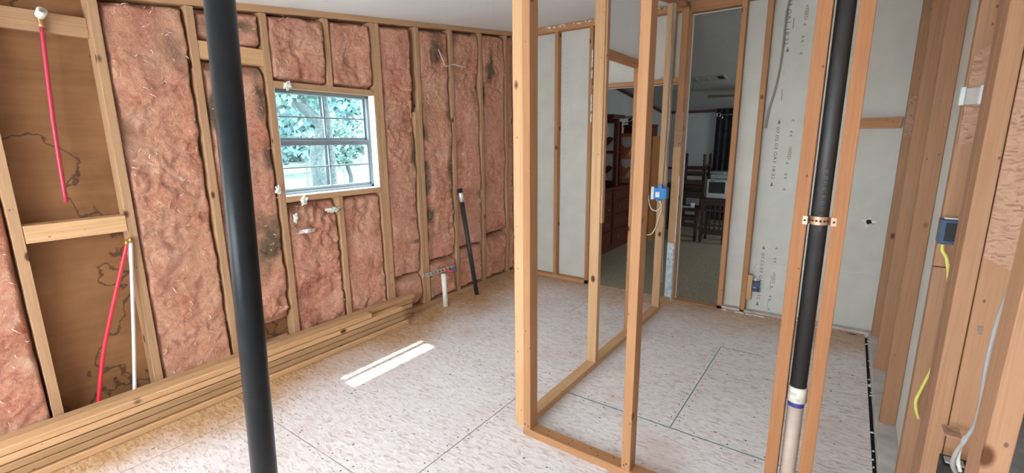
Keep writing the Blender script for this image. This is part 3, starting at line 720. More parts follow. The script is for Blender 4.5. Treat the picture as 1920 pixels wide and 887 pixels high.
def batt(y0, y1, z0, z1, label, seed, stains=(), face=-0.010, cell=0.0085, top=None, torn=0.0, rough=1.0):
    ny = max(6, int((y1 - y0) / cell)); nz = max(6, int((z1 - z0) / cell)); vs, fs, st = [], [], []
    off = Vector((seed * 3.17, seed * 1.3, seed * 7.7))
    for j in range(nz + 1):
        for i in range(ny + 1):
            a, b = i / ny, j / nz; y = y0 + (y1 - y0) * a; zt = z1 if top is None else top(y); z = z0 + (zt - z0) * b
            q = Vector((0, y, z)) + off
            dl, dr, db, dt = a * (y1 - y0), (1 - a) * (y1 - y0), b * (zt - z0), (1 - b) * (zt - z0)
            wob = noise.noise(q * 9) * .012
            e = (.35 + .65 * sm(0, .020, min(dl, dr) + wob)) * (.3 + .7 * sm(0, .03 + torn * .05, min(db, dt) + wob * 1.5))
            big = noise.fractal(q * 3.2, 1.0, 2.0, 3) * .020
            mid = noise.noise(Vector((0, y * 13 + noise.noise(q * 7) * 1.2, z * 13 + noise.noise(q * 6 + Vector((5, 2, 1))) * 1.2)) + off) * .011
            rid = (1 - abs(noise.noise(Vector((0, y * 8 + noise.noise(q * 5) * 1.5, z * 17)) + off * 2))) ** 5
            w_ = Vector((0, noise.noise(q * 11), noise.noise(q * 11 + off))) * .05; tuft = max(0, noise.noise((q + w_) * 22 + off)) * .016 + (1 - abs(noise.noise((q + w_ * .6) * 38))) ** 3 * .0075 - .003
            crk = max(0, noise.noise(Vector((0, y * 7 + noise.noise(q * 14) * .7, z * 3.5)) + off * 3) - .36) * .10
            x = -0.078 + (0.078 + face) * e + (big + (mid - rid * .013 + tuft - crk) * rough * (.6 + .5 * noise.noise(q * 2))) * (0.25 + .75 * e)
            if torn and z < z0 + .5: x += -torn * .03 * max(0, noise.noise(q * 6))
            x = max(-.085, min(.030 if z > .23 else .001, x))
            if i in (0, ny) or j in (0, nz): x = -0.086
            elif min(dl, dr) > .03 and min(db, dt) > .03 and not torn: x = max(x, -.045)
            vs.append((x, y, z))
            s = 0.0
            for (sy, sz, ry, rz, k) in stains:
                s = max(s, k * (1 - math.hypot((y - sy) / ry, (z - sz) / rz)))
            st.append(max(0, s) * max(0, .62 + 1.15 * noise.fractal(q * 7, 1, 2, 4)) if s > 0 else 0)
    for j in range(nz):
        for i in range(ny):
            k = j * (ny + 1) + i; fs.append((k, k + 1, k + ny + 2, k + ny + 1))
    c = Vector((0, (y0 + y1) / 2, z0)); me = bpy.data.meshes.new('batt'); me.from_pydata([Vector(v) - c for v in vs], [], fs); me.update()
    at = me.attributes.new('stain', 'FLOAT', 'POINT'); at.data.foreach_set('value', st)
    o = link('insulation_batt', me, M_ins, None, Matrix.Translation(c), True)
    rnd = random.Random(seed * 31); fv, ff_ = [], []
    for k in range(int(150 * (y1 - y0) * (z1 - z0) / .7)):
        i, j = rnd.randint(3, ny - 3), rnd.randint(2, nz - 2); b0 = Vector(vs[j * (ny + 1) + i]); a = rnd.uniform(0, 6.28); L = rnd.uniform(.012, .038); cu = rnd.uniform(-1.6, 1.6); w = rnd.uniform(.0010, .0024)
        n0 = len(fv)
        for q in range(6):
            u = q / 5; an = a + cu * u; p_ = b0 + Vector((.0025 + .007 * math.sin(u * 3.1), math.cos(an) * L * u, math.sin(an) * L * u)); sd2 = Vector((.3, -math.sin(an), math.cos(an))) * w * (1 - .7 * u)
            fv += [p_ - sd2, p_ + sd2]
        ff_ += [(n0 + 2 * q, n0 + 2 * q + 1, n0 + 2 * q + 3, n0 + 2 * q + 2) for q in range(5)]
    me2 = bpy.data.meshes.new('fibres'); me2.from_pydata([v - c for v in fv], [], ff_); me2.update()
    tag(link('loose_fibres', me2, M_fibre, o, Matrix.Translation(c), True), kind='stuff')
    return tag(o, label, 'insulation', 'pink insulation batts between the outside wall studs')


tp = lambda y: cz(y) - .044
batt(-4.210, -3.846, .04, 2.1, 'pink insulation batt next to the bare brown bay, on its camera side', 1, top=tp)
batt(-3.399, -3.034, .04, 2.2, 'pink insulation batt between the bare brown bay and the thick black pipe', 2, [(-3.08, 1.95, .10, .22, .9), (-3.3, 1.35, .05, .1, .5), (-3.38, 2.0, .04, .25, .5), (-3.05, 1.5, .03, .3, .7)], top=tp)
batt(-2.993, -2.641, 2.014, 2.26, 'small pink insulation piece above the short wooden block', 3, [(-2.78, 2.13, .18, .06, 1.3), (-2.97, 2.08, .06, .1, .9)], top=tp)
batt(-2.993, -2.641, .29, 1.915, 'pink insulation batt left of the window, mouldy, cut off above the floor', 4, [(-2.66, 1.25, .07, .55, 1.2), (-2.76, .82, .17, .30, .95), (-2.68, 1.75, .06, .25, 1.1), (-2.96, 1.65, .05, .35, 1.1), (-2.70, 1.02, .14, .14, 1.1)], torn=.8)
batt(-2.985, -2.645, .04, .17, 'torn pink insulation scrap at the foot of the bay left of window', 5, [(-2.8, .12, .25, .12, .8)], face=-.03, rough=1.6)
batt(-2.600, -2.222, 1.840, 2.3, 'puffy pink insulation piece over the left half of the window', 6, top=tp, face=.004)
batt(-2.182, -1.843, 1.840, 2.35, 'puffy pink insulation piece over the right half of the window', 7, top=tp, face=.004)
batt(-2.600, -2.222, .04, 1.060, 'ragged pink insulation batt with white scraps under left half of window', 8, [(-2.28, .82, .07, .12, .9), (-2.3, 1.03, .2, .05, .8), (-2.57, .95, .05, .2, .7)], torn=.7, rough=1.5)
batt(-2.182, -1.843, .04, 1.066, 'flat pink insulation batt under the right half of the window', 9, [(-2.15, .82, .04, .08, .9)], rough=1.1)
zz = lambda u, v: px(u, v, 'x', 0).z
s5, s6, s7, s8 = zz(768, 516), zz(826, 487), zz(884, 461), zz(929, 437)
batt(-1.760, -1.443, s5, 2.4, 'tall pink insulation batt directly right of the window', 10, [(-1.47, 1.25, .05, .5, 1.25), (-1.49, .80, .13, .035, 1.1), (-1.48, .62, .12, .03, 1.0), (-1.75, 1.9, .04, .4, .5), (-1.45, 1.9, .05, .3, .7)], top=tp)
batt(-1.760, -1.443, .04, s5 - .012, 'low pink insulation piece by the end of the lumber stack', 11, rough=1.5, torn=.5)
batt(-1.362, -1.000, s6, 2.4, 'tall pink insulation batt dark with mould on both edges', 12, [(-1.34, 1.3, .07, .65, 1.3), (-1.02, 1.15, .07, .5, 1.3), (-1.18, 2.25, .12, .22, 1.3), (-1.32, .8, .09, .3, 1.1), (-1.03, 1.7, .06, .3, .9), (-1.22, 1.35, .05, .1, 1.0)], top=tp)
batt(-1.362, -1.000, .04, s6 - .012, 'low dark pink insulation piece behind the perforated strap', 13, [(-1.3, .2, .1, .2, .5)], rough=1.6)
batt(-0.960, -0.596, s7, 2.45, 'tall pink insulation batt behind the leaning black pipe', 14, [(-.63, 1.55, .06, .3, .9), (-.64, .9, .05, .25, .7), (-.93, 2.36, .1, .1, .8)], top=tp)
batt(-0.960, -0.596, .04, s7 - .012, 'low pink insulation piece behind the foot of the black pipe', 15, rough=1.4)
batt(-0.555, -0.190, s8, 2.45, 'tall pink insulation batt second from the back corner', 16, [(-.42, 2.15, .12, .25, 1.05), (-.53, 1.9, .06, .4, 1.0), (-.3, 2.3, .15, .1, .8)], top=tp)
batt(-0.555, -0.190, .04, s8 - .012, 'low crumpled pink insulation piece second from the back corner', 17, [(-.45, .5, .1, .1, .6)], rough=1.6)
batt(-0.149, -0.041, .04, 2.5, 'narrow pink insulation strip in the back corner', 18, top=tp)


def scrap(name, u, v, x, w, h, label, mat=M_scrap, seed=0):
    rnd = random.Random(seed); p = px(u, v, 'x', x); n = 9; bm = bmesh.new(); bmesh.ops.create_icosphere(bm, subdivisions=4, radius=1)
    for vt in bm.verts:
        k = 1 + .9 * noise.noise(vt.co * 1.8 + Vector((seed, 0, 0))) + .8 * noise.noise(vt.co * 4.5 + Vector((0, seed, 0))) + .4 * noise.noise(vt.co * 11 + Vector((0, seed, 0)))
        vt.co = Vector((vt.co.x * .010 * k, vt.co.y * w * k, vt.co.z * h * k))
    me = bpy.data.meshes.new(name); bm.to_mesh(me); bm.free()
    return tag(link(name, me, mat, None, Matrix.Translation(p), True), label, 'scrap')
scrap('insulation_scrap', 570, 377, .012, .018, .022, 'white fluffy scrap hanging just below the window sill', seed=1)
scrap('insulation_scrap', 626, 393, .012, .050, .014, 'pale flat scrap on the insulation below the window beside the stud', seed=2)
scrap('insulation_scrap', 578, 433, .012, .046, .010, 'pale thin scrap lowest on the insulation below the window', seed=3)
scrap('insulation_scrap', 555, 410, .010, .012, .026, 'small pale tuft on insulation left below the window', seed=4)
scrap('insulation_scrap', 540, 160, .008, .022, .020, 'cream tuft stuck on the wood above the window', seed=5)
scrap('insulation_scrap', 522, 356, .008, .014, .022, 'pale blue tuft at the lower left corner of the window', seed=6)

# ------------------------------------------------------------------ lumber stack
def board(x0, x1, y1, z0, z1, label, y0=-5.1, mat=M_lum):
    o = bx('lumber_board', x0, x1, y0, y1, z0, z1, mat, None, .0045); return tag(o, label, 'lumber board', 'boards in the lumber stack along the outside wall')
T = .0395
ordn = ['lowest', 'second lowest', 'middle', 'second highest', 'highest']
for k, (xa, xb, ye) in enumerate([(.004, .060, -1.655), (.004, .062, -1.650), (.006, .064, -1.640), (.004, .060, -1.635), (.006, .078, -1.620)]):
    board(xa, xb, ye, k * T, (k + 1) * T - .0045, ordn[k] + ' pine board in the wall side column of the stack', -5.0 - .03 * k)
for k, (xa, xb, ye) in enumerate([(.072, .160, -1.775), (.066, .148, -1.800), (.067, .151, -1.800), (.066, .147, -1.815), (.081, .150, -2.115)]):
    board(xa, xb, ye, k * T, (k + 1) * T - .0045, ordn[k] + ' pine board in the room side column of the stack', -5.05 - .02 * k)

# ------------------------------------------------------------------ pipes
t = thing('drain_pipe', px(496, 887, 'y', -3.70) * 0 + Vector((1.885, -3.735, 0)), 'thick glossy black pipe standing free in the room', 'pipe')
PA, PB = Vector((1.8850, -3.7330, 0.0)), Vector((1.9010, -3.7000, 2.14))
def on_ray(u, v, D):
    d = _f + _r * ((u - 960) / FOC) - _u * ((v - 443.5) / FOC); return CAM + d * (D / math.hypot(d.x, d.y))
a, b = on_ray(496, 887, 1.19), on_ray(411.5, 0, 1.19); k = (b - a) / (b.z - a.z)
PA, PB = a - k * a.z, b + k * (2.13 - b.z)
t.matrix_world = Matrix.Translation(PA); WM[t.name] = Matrix.Translation(PA)
tube('pipe_body', [PA, PA.lerp(PB, .5), PB], .0292, M_abs, t, 40)
vw = Vector((CAM.x - PA.x, CAM.y - PA.y, 0)).normalized(); sd_ = Vector((-vw.y, vw.x, 0))
def pipe_print(s, A, B, r, off, size, par, z0, mat=M_print):
    """small letters wrapped on the pipe, reading downwards"""
    ax = (A - B).normalized(); me = text_me(s, size)
    for v in me.vertices:
        ang_ = off + (v.co.y - size * .35) / r
        c = A.lerp(B, (z0 - A.z) / (B.z - A.z)) + ax * v.co.x
        vv_ = c + (vw * math.cos(ang_) + sd_ * math.sin(ang_)) * (r + .0004); v.co = vv_
    me.materials.clear(); c = sum((v.co for v in me.vertices), Vector()) / len(me.vertices); me.transform(Matrix.Translation(-c))
    return link('pipe_printing', me, mat, par, Matrix.Translation(c))
pipe_print('16 19 N 71 75   19 10 71   ABS', PB, PA, .0292, .45, .015, t, 1.80)

RC = Vector((2.888, -2.410, 0))
t = thing('drain_stack', RC, 'black vertical drain stack clamped between two orange studs', 'pipe')
tube('black_pipe', [RC + Vector((0, 0, .60)), RC + Vector((0, 0, cz(-2.41) - .002))], .0248, M_absd, t, 32)
tube('lower_pipe', [RC, RC + Vector((0, 0, .585))], .0242, M_pvc, t, 32)['label'] = 'beige plastic lower pipe'
tube('primer_ring', [RC + Vector((0, 0, .548)), RC + Vector((0, 0, .575))], .0246, M_purple, t, 32)['label'] = 'dark blue primer ring'
cb = tube('coupling', [RC + Vector((0, 0, z)) for z in (.566, .568, .620, .622)], [.0275, .0295, .0295, .0275], M_band, t, 32); cb['label'] = 'pale metal band coupling'
vw = Vector((CAM.x - RC.x, CAM.y - RC.y, 0)).normalized(); sd_ = Vector((-vw.y, vw.x, 0))
def ring_print(s, z, r, a0, size, par):
    me = text_me(s, size)
    for v in me.vertices:
        an = a0 + v.co.x / r; v.co = RC + (vw * math.cos(an) + sd_ * math.sin(an)) * (r + .0004) + Vector((0, 0, z + v.co.y))
    me.materials.clear(); c = sum((v.co for v in me.vertices), Vector()) / len(me.vertices); me.transform(Matrix.Translation(-c)); link('band_printing', me, M_ink, par, Matrix.Translation(c))
ring_print('|||||||', .596, .0295, -.9, .014, cb); ring_print('||||', .578, .0295, .0, .010, cb)
pipe_print('PIPE ABS   11 15 18   16 19 75 10', RC + Vector((0, 0, 2.2)), RC + Vector((0, 0, .6)), .0248, .15, .014, t, 1.17)
sp_ = thing('pipe_strap', RC + Vector((0, 0, 1.19)), 'perforated copper strap holding the black drain stack to the studs', 'strap')
ar = [math.pi * k / 16 for k in range(17)]
pts = [Vector((2.858, FY0 - .002, 0))] + [RC + Vector((-math.cos(q) * .0265, -math.sin(q) * .0265 - .006, 0)) for q in ar] + [Vector((2.920, FY0 - .002, 0))]
pts = [Vector((2.845, FY0 - .0015, 0))] + pts + [Vector((2.934, FY0 - .0015, 0))]
vs, fs = [], []
for p in pts: vs += [(p.x, p.y, 1.190), (p.x, p.y, 1.216)]
for i in range(len(pts) - 1): fs.append((2 * i, 2 * i + 2, 2 * i + 3, 2 * i + 1))
me = bpy.data.meshes.new('strap'); me.from_pydata(vs, [], fs); me.update(); o = link('strap_band', me, M_copper, sp_); md = o.modifiers.new('s', 'SOLIDIFY'); md.thickness = .0012
for q in (.55, .95, 1.35, 1.75, 2.15, 2.55):
    c = RC + Vector((-math.cos(q) * .0275, -math.sin(q) * .0275 - .006, 1.203)); n_ = Vector((-math.cos(q), -math.sin(q), 0))
    tube('strap_hole', [c, c + n_ * .0012], .0034, M_dark, sp_, 10)
for x in (2.851, 2.928): tube('screw', [(x, FY0 - .006, 1.203), (x, FY0 + .002, 1.203)], .0032, M_dark, sp_, 10)

A, B = px(894, 552, 'z', 0), px(866, 379, 'x', .048)
t = thing('leaning_pipe', A, 'slim black pipe leaning against the pink insulation', 'pipe')
tube('pipe_body', [A, B], .0215, M_absd, t, 24)
kd = (B - A).normalized()
tube('neck', [B, B + kd * .02], .015, M_metal, t, 16); tube('clamp', [B + kd * .012, B + kd * .020, B + kd * .085, B + kd * .092], [.018, .0225, .0225, .018], M_metal, t, 20)['label'] = 'silver band clamp'
tube('rubber_end', [B + kd * .088, B + kd * .125], .0235, M_black, t, 20)

A = px(836, 574, 'z', 0); B = px(831.5, 513, 'x', A.x - .012)
t = thing('pvc_stub', A, 'white plastic pipe stub rising from the floor', 'pipe')
pipe_hollow('pipe_body', A, B, .0225, .004, M_pvcw, t)
ta = thing('perforated_strap', (0.004, -1.24, .27), 'grey perforated metal strap screwed across two studs', 'strap')
za_, zb2 = zz(793, 518), zz(853, 500); Y0_, Y1_ = px(793, 518, 'x', .003).y, px(853, 500, 'x', .003).y
H_ = .018; bm = bmesh.new(); N = 11; L_ = Y1_ - Y0_
ys = [0.0]; hol = [.075 + i * (L_ - .15) / 6 for i in range(7)]
def sp3(y, z): return (0.003, Y0_ + y, (za_ + (zb2 - za_) * y / L_) + z)
edges = [0] + [v for h in hol for v in (h - .016, h + .016)] + [L_]
vs, fs = [], []
def quad(a, b, c, d):
    j = len(vs); vs.extend([a, b, c, d]); fs.append((j, j + 1, j + 2, j + 3))
for i in range(0, len(edges), 2): quad(sp3(edges[i], -H_), sp3(edges[i + 1], -H_), sp3(edges[i + 1], H_), sp3(edges[i], H_))
for h in hol:
    n8 = 16
    for k in range(n8):
        a0, a1 = 2 * math.pi * k / n8, 2 * math.pi * (k + 1) / n8
        def sq(a):
            c, s = math.cos(a), math.sin(a); m_ = max(abs(c) / .016, abs(s) / H_); return (c / m_, s / m_)
        q0, q1 = sq(a0), sq(a1)
        quad(sp3(h + .011 * math.cos(a0), .011 * math.sin(a0)), sp3(h + q0[0], q0[1]), sp3(h + q1[0], q1[1]), sp3(h + .011 * math.cos(a1), .011 * math.sin(a1)))
bm.free(); me = bpy.data.meshes.new('strap'); me.from_pydata(vs, [], fs); me.update(); o = link('strap_plate', me, M_metal, ta); md = o.modifiers.new('s', 'SOLIDIFY'); md.thickness = .0015
for y in (.018, L_ - .018):
    for z in (-.008, .008): c = Vector(sp3(y, z)); tube('screw', [c, c + Vector((.003, 0, 0))], .004, M_dark, ta, 8)
def stub(name, u0, v0, u1, v1, x0, x1, mat, label, r=.009):
    a, b = px(u0, v0, 'x', x0), px(u1, v1, 'x', x1)
    t = thing(name, a, label, 'water pipe'); tube('pipe_body', [a, b], r, mat, t, 16)
    tube('cut_end', [b, b + (b - a).normalized() * .012], r * .8, M_brass, t, 12); return t
stub('water_pipe', 833, 505, 848, 510, -.03, .075, M_red, 'short red water pipe stub through the perforated strap', .0095)
stub('water_pipe', 841, 503, 857, 507, -.03, .075, M_pexb, 'short blue water pipe stub through the perforated strap', .0095)

# shower riser and valve pipes in the bare bay
t = thing('shower_riser', px(124, 380, 'x', -.025), 'faded red water pipe hanging from the upper block of the bare bay', 'water pipe')
a, b, c = px(77, 44, 'x', -.034), px(100, 230, 'x', -.03), px(124, 380, 'x', -.022)
tube('pipe_body', spline([a, b, c], 6), .0085, M_pink, t, 14)
tube('crimp_ring', [a + Vector((0, 0, .006)), a + Vector((0, 0, -.016))], .0105, M_copper, t, 14)
e0 = a + Vector((0, 0, .012)); tube('elbow', spline([a, a + Vector((0, 0, .025)), a + Vector((.018, 0, .045)), a + Vector((.035, 0, .05))], 4), .011, M_brass, t, 12)
g0 = px(74, 30, 'x', .000); g1 = px(79, 19, 'x', .03); tube('plug', [g0, g1, g1], [.0165, .0185, .015], M_scrap, t, 18)['label'] = 'cream threaded plug'
t = thing('hot_water_pipe', px(186, 750, 'x', -.01), 'bright red water pipe curving down in the bare bay', 'water pipe')
pp = [px(238, 458, 'x', .006), px(226, 510, 'x', .0), px(208, 590, 'x', -.01), px(194, 660, 'x', -.015), px(187, 725, 'x', -.018), px(184, 775, 'x', -.02)]
tube('pipe_body', spline(pp, 8), .0088, M_red, t, 16); q = pp[0]; tube('crimp_ring', [q + Vector((0, .004, .022)), q + Vector((0, -.003, -.006))], .0108, M_brass, t, 14)
t = thing('cold_water_pipe', px(252, 728, 'x', -.01), 'white water pipe hanging straight beside the stud in the bare bay', 'water pipe')
pp = [px(245, 452, 'x', .012), px(248, 540, 'x', .010), px(251, 640, 'x', .008), px(253, 760, 'x', .008)]
tube('pipe_body', spline(pp, 8), .0085, M_pexw, t, 16); q = pp[0]; tube('crimp_ring', [q + Vector((0, 0, .018)), q + Vector((0, 0, -.008))], .0105, M_brass, t, 14)

# ------------------------------------------------------------------ electrics
def cable(name, pts, r, mat, label, k=8):
    o = tube(name, spline(pts, k), r, mat, None, 8); return tag(o, label, 'cable')
# blue box on the partition stud
bxp = px(1233, 364, 'x', PX1 + .02)
t = thing('outlet_box', bxp, 'bright blue electrical box nailed to the partition stud', 'electrical box')
def bxr(name, u0, v0, u1, v1, y, d, mat, par):   # box seen face-on (facing -y) between two pixels
    a, b = px(u0, v0, 'y', y), px(u1, v1, 'y', y); return bx(name, min(a.x, b.x), max(a.x, b.x), y, y + d, min(a.z, b.z), max(a.z, b.z), mat, par)
yb2 = -0.425
bxr('box_body', 1223, 352, 1249, 374, yb2, .058, M_blue, t); bxr('rim', 1221, 350, 1225, 374, yb2 - .004, .012, M_paper, t); bxr('lug', 1235, 346, 1241, 353, yb2, .02, M_blue, t); bxr('lug', 1229, 374, 1236, 377, yb2, .02, M_blue, t)
s_ = bxr('sticker', 1229, 360, 1236, 370, yb2 - .0012, .001, M_paper, t)
ys_ = -0.372
cable('wire', [px(u, v, 'y', ys_) for u, v in ((1263, 0), (1259, 60), (1259, 95), (1254, 160), (1250, 230), (1246, 290), (1242, 345))], .005, M_gcable, 'grey cable running up the partition stud above the blue box')
cable('wire', [px(u, v, 'y', ys_ - .004) for u, v in ((1262, 40), (1261, 95), (1257, 165), (1256, 230), (1249, 290), (1251, 330), (1247, 352))], .004, M_gcable, 'second grey cable loosely looping above the blue box')
cable('wire', [px(u, v, 'y', yb2 + .02) for u, v in ((1237, 376), (1240, 386), (1232, 395), (1222, 392), (1217, 380), (1216, 366))], .0042, M_pvcw, 'white cable loop hanging below the blue box')
cable('wire', [px(u, v, 'y', ys_ - .004) for u, v in ((1238, 376), (1240, 392), (1235, 408), (1230, 425), (1222, 438), (1211, 441))], .004, M_cable, 'thin white wire drooping from the blue box toward the orange stud')
cable('wire', [px(u, v, 'y', ys_ - .004) for u, v in ((1236, 388), (1244, 402), (1245, 430), (1243, 470), (1241, 530))], .0035, M_gcable, 'tan cable running down the partition stud below the blue box')
# outlet on back wall
t = thing('outlet_box', px(1414, 545, 'y', .02), 'dark blue outlet box low on the back drywall with white wires', 'electrical box')
bxr('box_body', 1407.5, 527, 1422, 548, .018, .044, M_navy, t); bxr('sticker', 1412, 538, 1417, 541, .0165, .001, M_gcable, t)
o = bxr('wood_cleat', 1396, 514, 1407, 562, .012, .04, M_pale, None); tag(o, 'short pale wooden cleat beside the dark blue outlet box', 'wood block')
for k, q in enumerate([((1414, 527), (1412, 521), (1416, 518)), ((1416, 527), (1419, 521), (1424, 524)), ((1418, 528), (1415, 523), (1421, 527))]):
    tube('wire_tail', spline([px(u, v, 'y', .02) for u, v in q], 5), .0025, M_cable, t, 6)
cable('wire', [px(u, v, 'y', .055) for u, v in ((1411, 522), (1410, 508), (1416, 497), (1428, 493), (1445, 496), (1475, 502), (1530, 506), (1587, 509), (1646, 514))], .0042, M_cable, 'white cable running along the back drywall to the right wall')
cable('wire', [px(u, v, 'y', .055) for u, v in ((1484, -10), (1476, 20), (1470, 70), (1466, 105), (1458, 150), (1450, 180), (1441, 210), (1436, 240))], .0075, M_gcable, 'grey cable bowing down the back drywall beside a stud')
# right wall boxes and wires
t = thing('switch_box', px(1783, 460, 'y', -2.17), 'dark blue switch box on the right wall stud', 'electrical box')
bxr('box_body', 1766, 412, 1806, 461, -2.178, .055, M_navy, t); bxr('box_shade_plate', 1775, 418, 1806, 455, -2.1795, .002, M_black, t); bxr('rim', 1771, 408, 1804, 413, -2.18, .02, M_metal, t)  # thin black front plate paints in the shade inside the box
cable('wire', [px(u, v, 'y', -2.16) for u, v in ((1768, 458), (1767, 470), (1774, 482), (1777, 500), (1779, 530))], .005, M_yellow, 'yellow cable leaving the bottom of the dark blue switch box')
cable('wire', [px(u, v, 'y', -2.16) for u, v in ((1748, 690), (1736, 712), (1724, 736), (1717, 752), (1718, 770), (1722, 785))], .0045, M_yellow, 'yellow cable bulging out low between two brown studs')
t = thing('clear_bracket', px(1824, 195, 'y', -2.34), 'translucent grey plastic bracket high on the right wall studs', 'bracket')
bxr('plate', 1804, 165, 1843, 195, -2.34, .004, M_brk2, t); bxr('flange', 1803, 163, 1807, 197, -2.346, .012, M_brk, t); bxr('flange', 1840, 159, 1845, 195, -2.346, .012, M_brk, t)
t = thing('switch_box', px(1790, 880, 'y', -2.62), 'grey metal box low on the right wall with bundled cables', 'electrical box')
bxr('box_body', 1768, 872, 1815, 930, -2.62, .06, M_dark, t); bxr('cover', 1772, 868, 1810, 876, -2.625, .03, M_gcable, t)
cable('wire', [px(u, v, 'y', -2.66) for u, v in ((1914, 470), (1893, 540), (1868, 610), (1849, 690), (1834, 780), (1812, 822), (1795, 845), (1786, 870), (1794, 890))], .0052, M_gcable, 'thick grey cable running down beside the pale front stud')
cable('wire', [px(u, v, 'y', -2.65) for u, v in ((1812, 818), (1800, 840), (1796, 862), (1800, 884))], .0045, M_cable, 'short white cable entering the low grey box')
bl = bxr('wood_block', 1771, 815, 1806, 826, -2.60, .06, M_osbraw, None); tag(bl, 'ragged wood block between two brown studs above the low box', 'wood block')
# wire end over the insulation
cable('wire', [px(822, 92, 'x', .02), px(829, 110, 'x', .03), px(836, 124, 'x', .02), px(850, 121, 'x', .02), px(862, 124, 'x', .03), px(870, 126, 'x', .035)], .0035, M_cable, 'thin pale wire end sticking out across a stud above the strap')

# ------------------------------------------------------------------ furniture in the room beyond
t = thing('dresser', (.27, 1.45, 0.004), 'long dark mahogany dresser with many drawers against the grey wall', 'dresser')
DX, DZ = .50, .855
bx('body', .03, DX - .012, .74, 2.16, .06, DZ - .03, M_mahog, t); bx('top', .02, DX + .02, .72, 2.18, DZ - .03, DZ, M_mahog, t, .004); bx('plinth', .05, DX - .02, .76, 2.14, .004, .06, M_mahog, t)
for c0, c1 in ((.76, 1.435), (1.455, 2.14)):
    for z0, z1 in ((.09, .285), (.295, .48), (.49, .675), (.685, .81)):
        d = bx('drawer', DX - .012, DX + .004, c0 + .008, c1 - .008, z0, z1, M_mahog, t, .004)
        bx('drawer_panel', DX + .003, DX + .010, c0 + .04, c1 - .04, z0 + .03, z1 - .03, M_mahog, d, .003)
        if z1 < .8:
            for yk in (c0 + .16, c1 - .16): tube('knob', [(DX + .008, yk, (z0 + z1) / 2), (DX + .022, yk, (z0 + z1) / 2), (DX + .030, yk, (z0 + z1) / 2)], [.006, .013, .009], M_brass, d, 10)


def arch_frame(name, x0, x1, y, z0, z1, mat, label, cat, depth=.05, rows=2, side_depth=.0):
    t = thing(name, ((x0 + x1) / 2, y, z0), label, cat); pw = .055
    for xx in (x0, x1 - pw): bx('post', xx, xx + pw, y, y + depth, z0, z1, mat, t, .004)
    hs = (z1 - z0 - .12) / rows
    bx('rail', x0 + pw, x1 - pw, y + .005, y + depth - .005, z1 - .05, z1, mat, t); bx('rail', x0 + pw, x1 - pw, y + .005, y + depth - .005, z0, z0 + .07, mat, t)
    for r_ in range(rows):
        za = z0 + .07 + r_ * hs
        if r_: bx('rail', x0 + pw, x1 - pw, y + .005, y + depth - .005, za - .02, za + .02, mat, t)
        w = x1 - x0 - 2 * pw
        prof = [(0, 0), (w * .45, 0), (w * .85, hs * .30), (w * .95, hs * .42), (w * .8, hs * .48), (w * .5, hs * .40), (w * .25, hs * .46), (0, hs * .62)]
        poly('scroll_bracket', prof, -.02, ((x0 + pw, y + .012, za + .02), (1, 0, 0), (0, 0, 1)), mat, t)
    bx('mirror', x0 + pw * .5, x1 - pw * .5, y + depth - .012, y + depth - .004, z0 + .04, z1 - .02, M_mirror, t, 0)
    return t
arch_frame('mirror_frame', .07, .49, 1.56, .857, 1.72, M_mahog, 'dark mahogany scroll cut mirror frame standing on the dresser', 'mirror frame', .06)
t = thing('cabinet_hutch', (.28, 1.75, .857), 'dark mahogany hutch with crown standing on the dresser behind the scroll frame', 'hutch')
bx('back_panel', .03, .06, 1.64, 2.0, .857, 1.70, M_mahog, t); bx('side_panel', .06, .36, 1.64, 1.665, .857, 1.74, M_mahog, t); bx('side_panel', .06, .36, 1.98, 2.0, .857, 1.70, M_mahog, t); bx('crown', .03, .40, 1.63, 2.02, 1.74, 1.785, M_mahog, t, .008); bx('shelf', .06, .35, 1.665, 1.98, 1.28, 1.30, M_mahog, t)
o = arch_frame('mirror_frame', .265, .525, 2.08, .857, 1.545, M_oak, 'golden oak scroll cut mirror frame on the end of the dresser', 'mirror frame', .045)
t = thing('bookcase', (.4, 2.45, .004), 'golden oak narrow bookcase just past the dresser end', 'bookcase')
for xx in (.30, .68): bx('side_panel', xx, xx + .02, 2.30, 2.60, .004, 1.50, M_oak, t)
for z in (.02, .5, .88, 1.18, 1.48): bx('shelf', .32, .68, 2.305, 2.60, z, z + .022, M_oak, t)
bx('back_panel', .32, .68, 2.585, 2.60, .02, 1.48, M_oak, t)
t = thing('storage_chest', (.42, 2.45, 1.502), 'reddish brown wooden chest lying on top of the oak bookcase', 'chest')
bx('chest_body', .26, .66, 2.30, 2.58, 1.504, 1.625, M_mahog, t, .006); bx('chest_lid', .25, .67, 2.29, 2.59, 1.627, 1.665, M_mahog, t, .012); bx('latch', .45, .48, 2.284, 2.292, 1.60, 1.64, M_brass, t)
t = thing('wall_mount', (.42, 2.4, 1.667), 'black metal television mount with silver arm on the wooden chest', 'bracket')
bx('mount_plate', .30, .60, 2.36, 2.39, 1.668, 1.79, M_black, t); bx('slotted_arm', .18, .40, 2.345, 2.357, 1.755, 1.79, M_metal, t); tube('swing_arm', [(.26, 2.33, 1.69), (.34, 2.33, 1.71), (.42, 2.33, 1.77)], .010, M_chrome, t, 10)
for xx in (.34, .45, .56): tube('bolt', [(xx, 2.352, 1.775), (xx, 2.36, 1.775)], .012, M_chrome, t, 10)
pb = px(1112, 290, 'x', .22)
o = bx('storage_carton', .15, .29, pb.y - .07, pb.y + .07, .857, 1.22, M_dkchair, None, .004); tag(o, 'dark upright carton on the dresser under the blue bottle', 'carton')
t = thing('blue_bottle', (.22, pb.y, 1.222), 'small bright blue bottle standing on the dark carton', 'bottle')
tube('bottle_body', [(.22, pb.y, 1.2225), (.22, pb.y, 1.30), (.22, pb.y, 1.32)], [.028, .028, .012], M_blue, t, 14); tube('cap', [(.22, pb.y, 1.321), (.22, pb.y, 1.35)], .013, M_paper, t, 12)

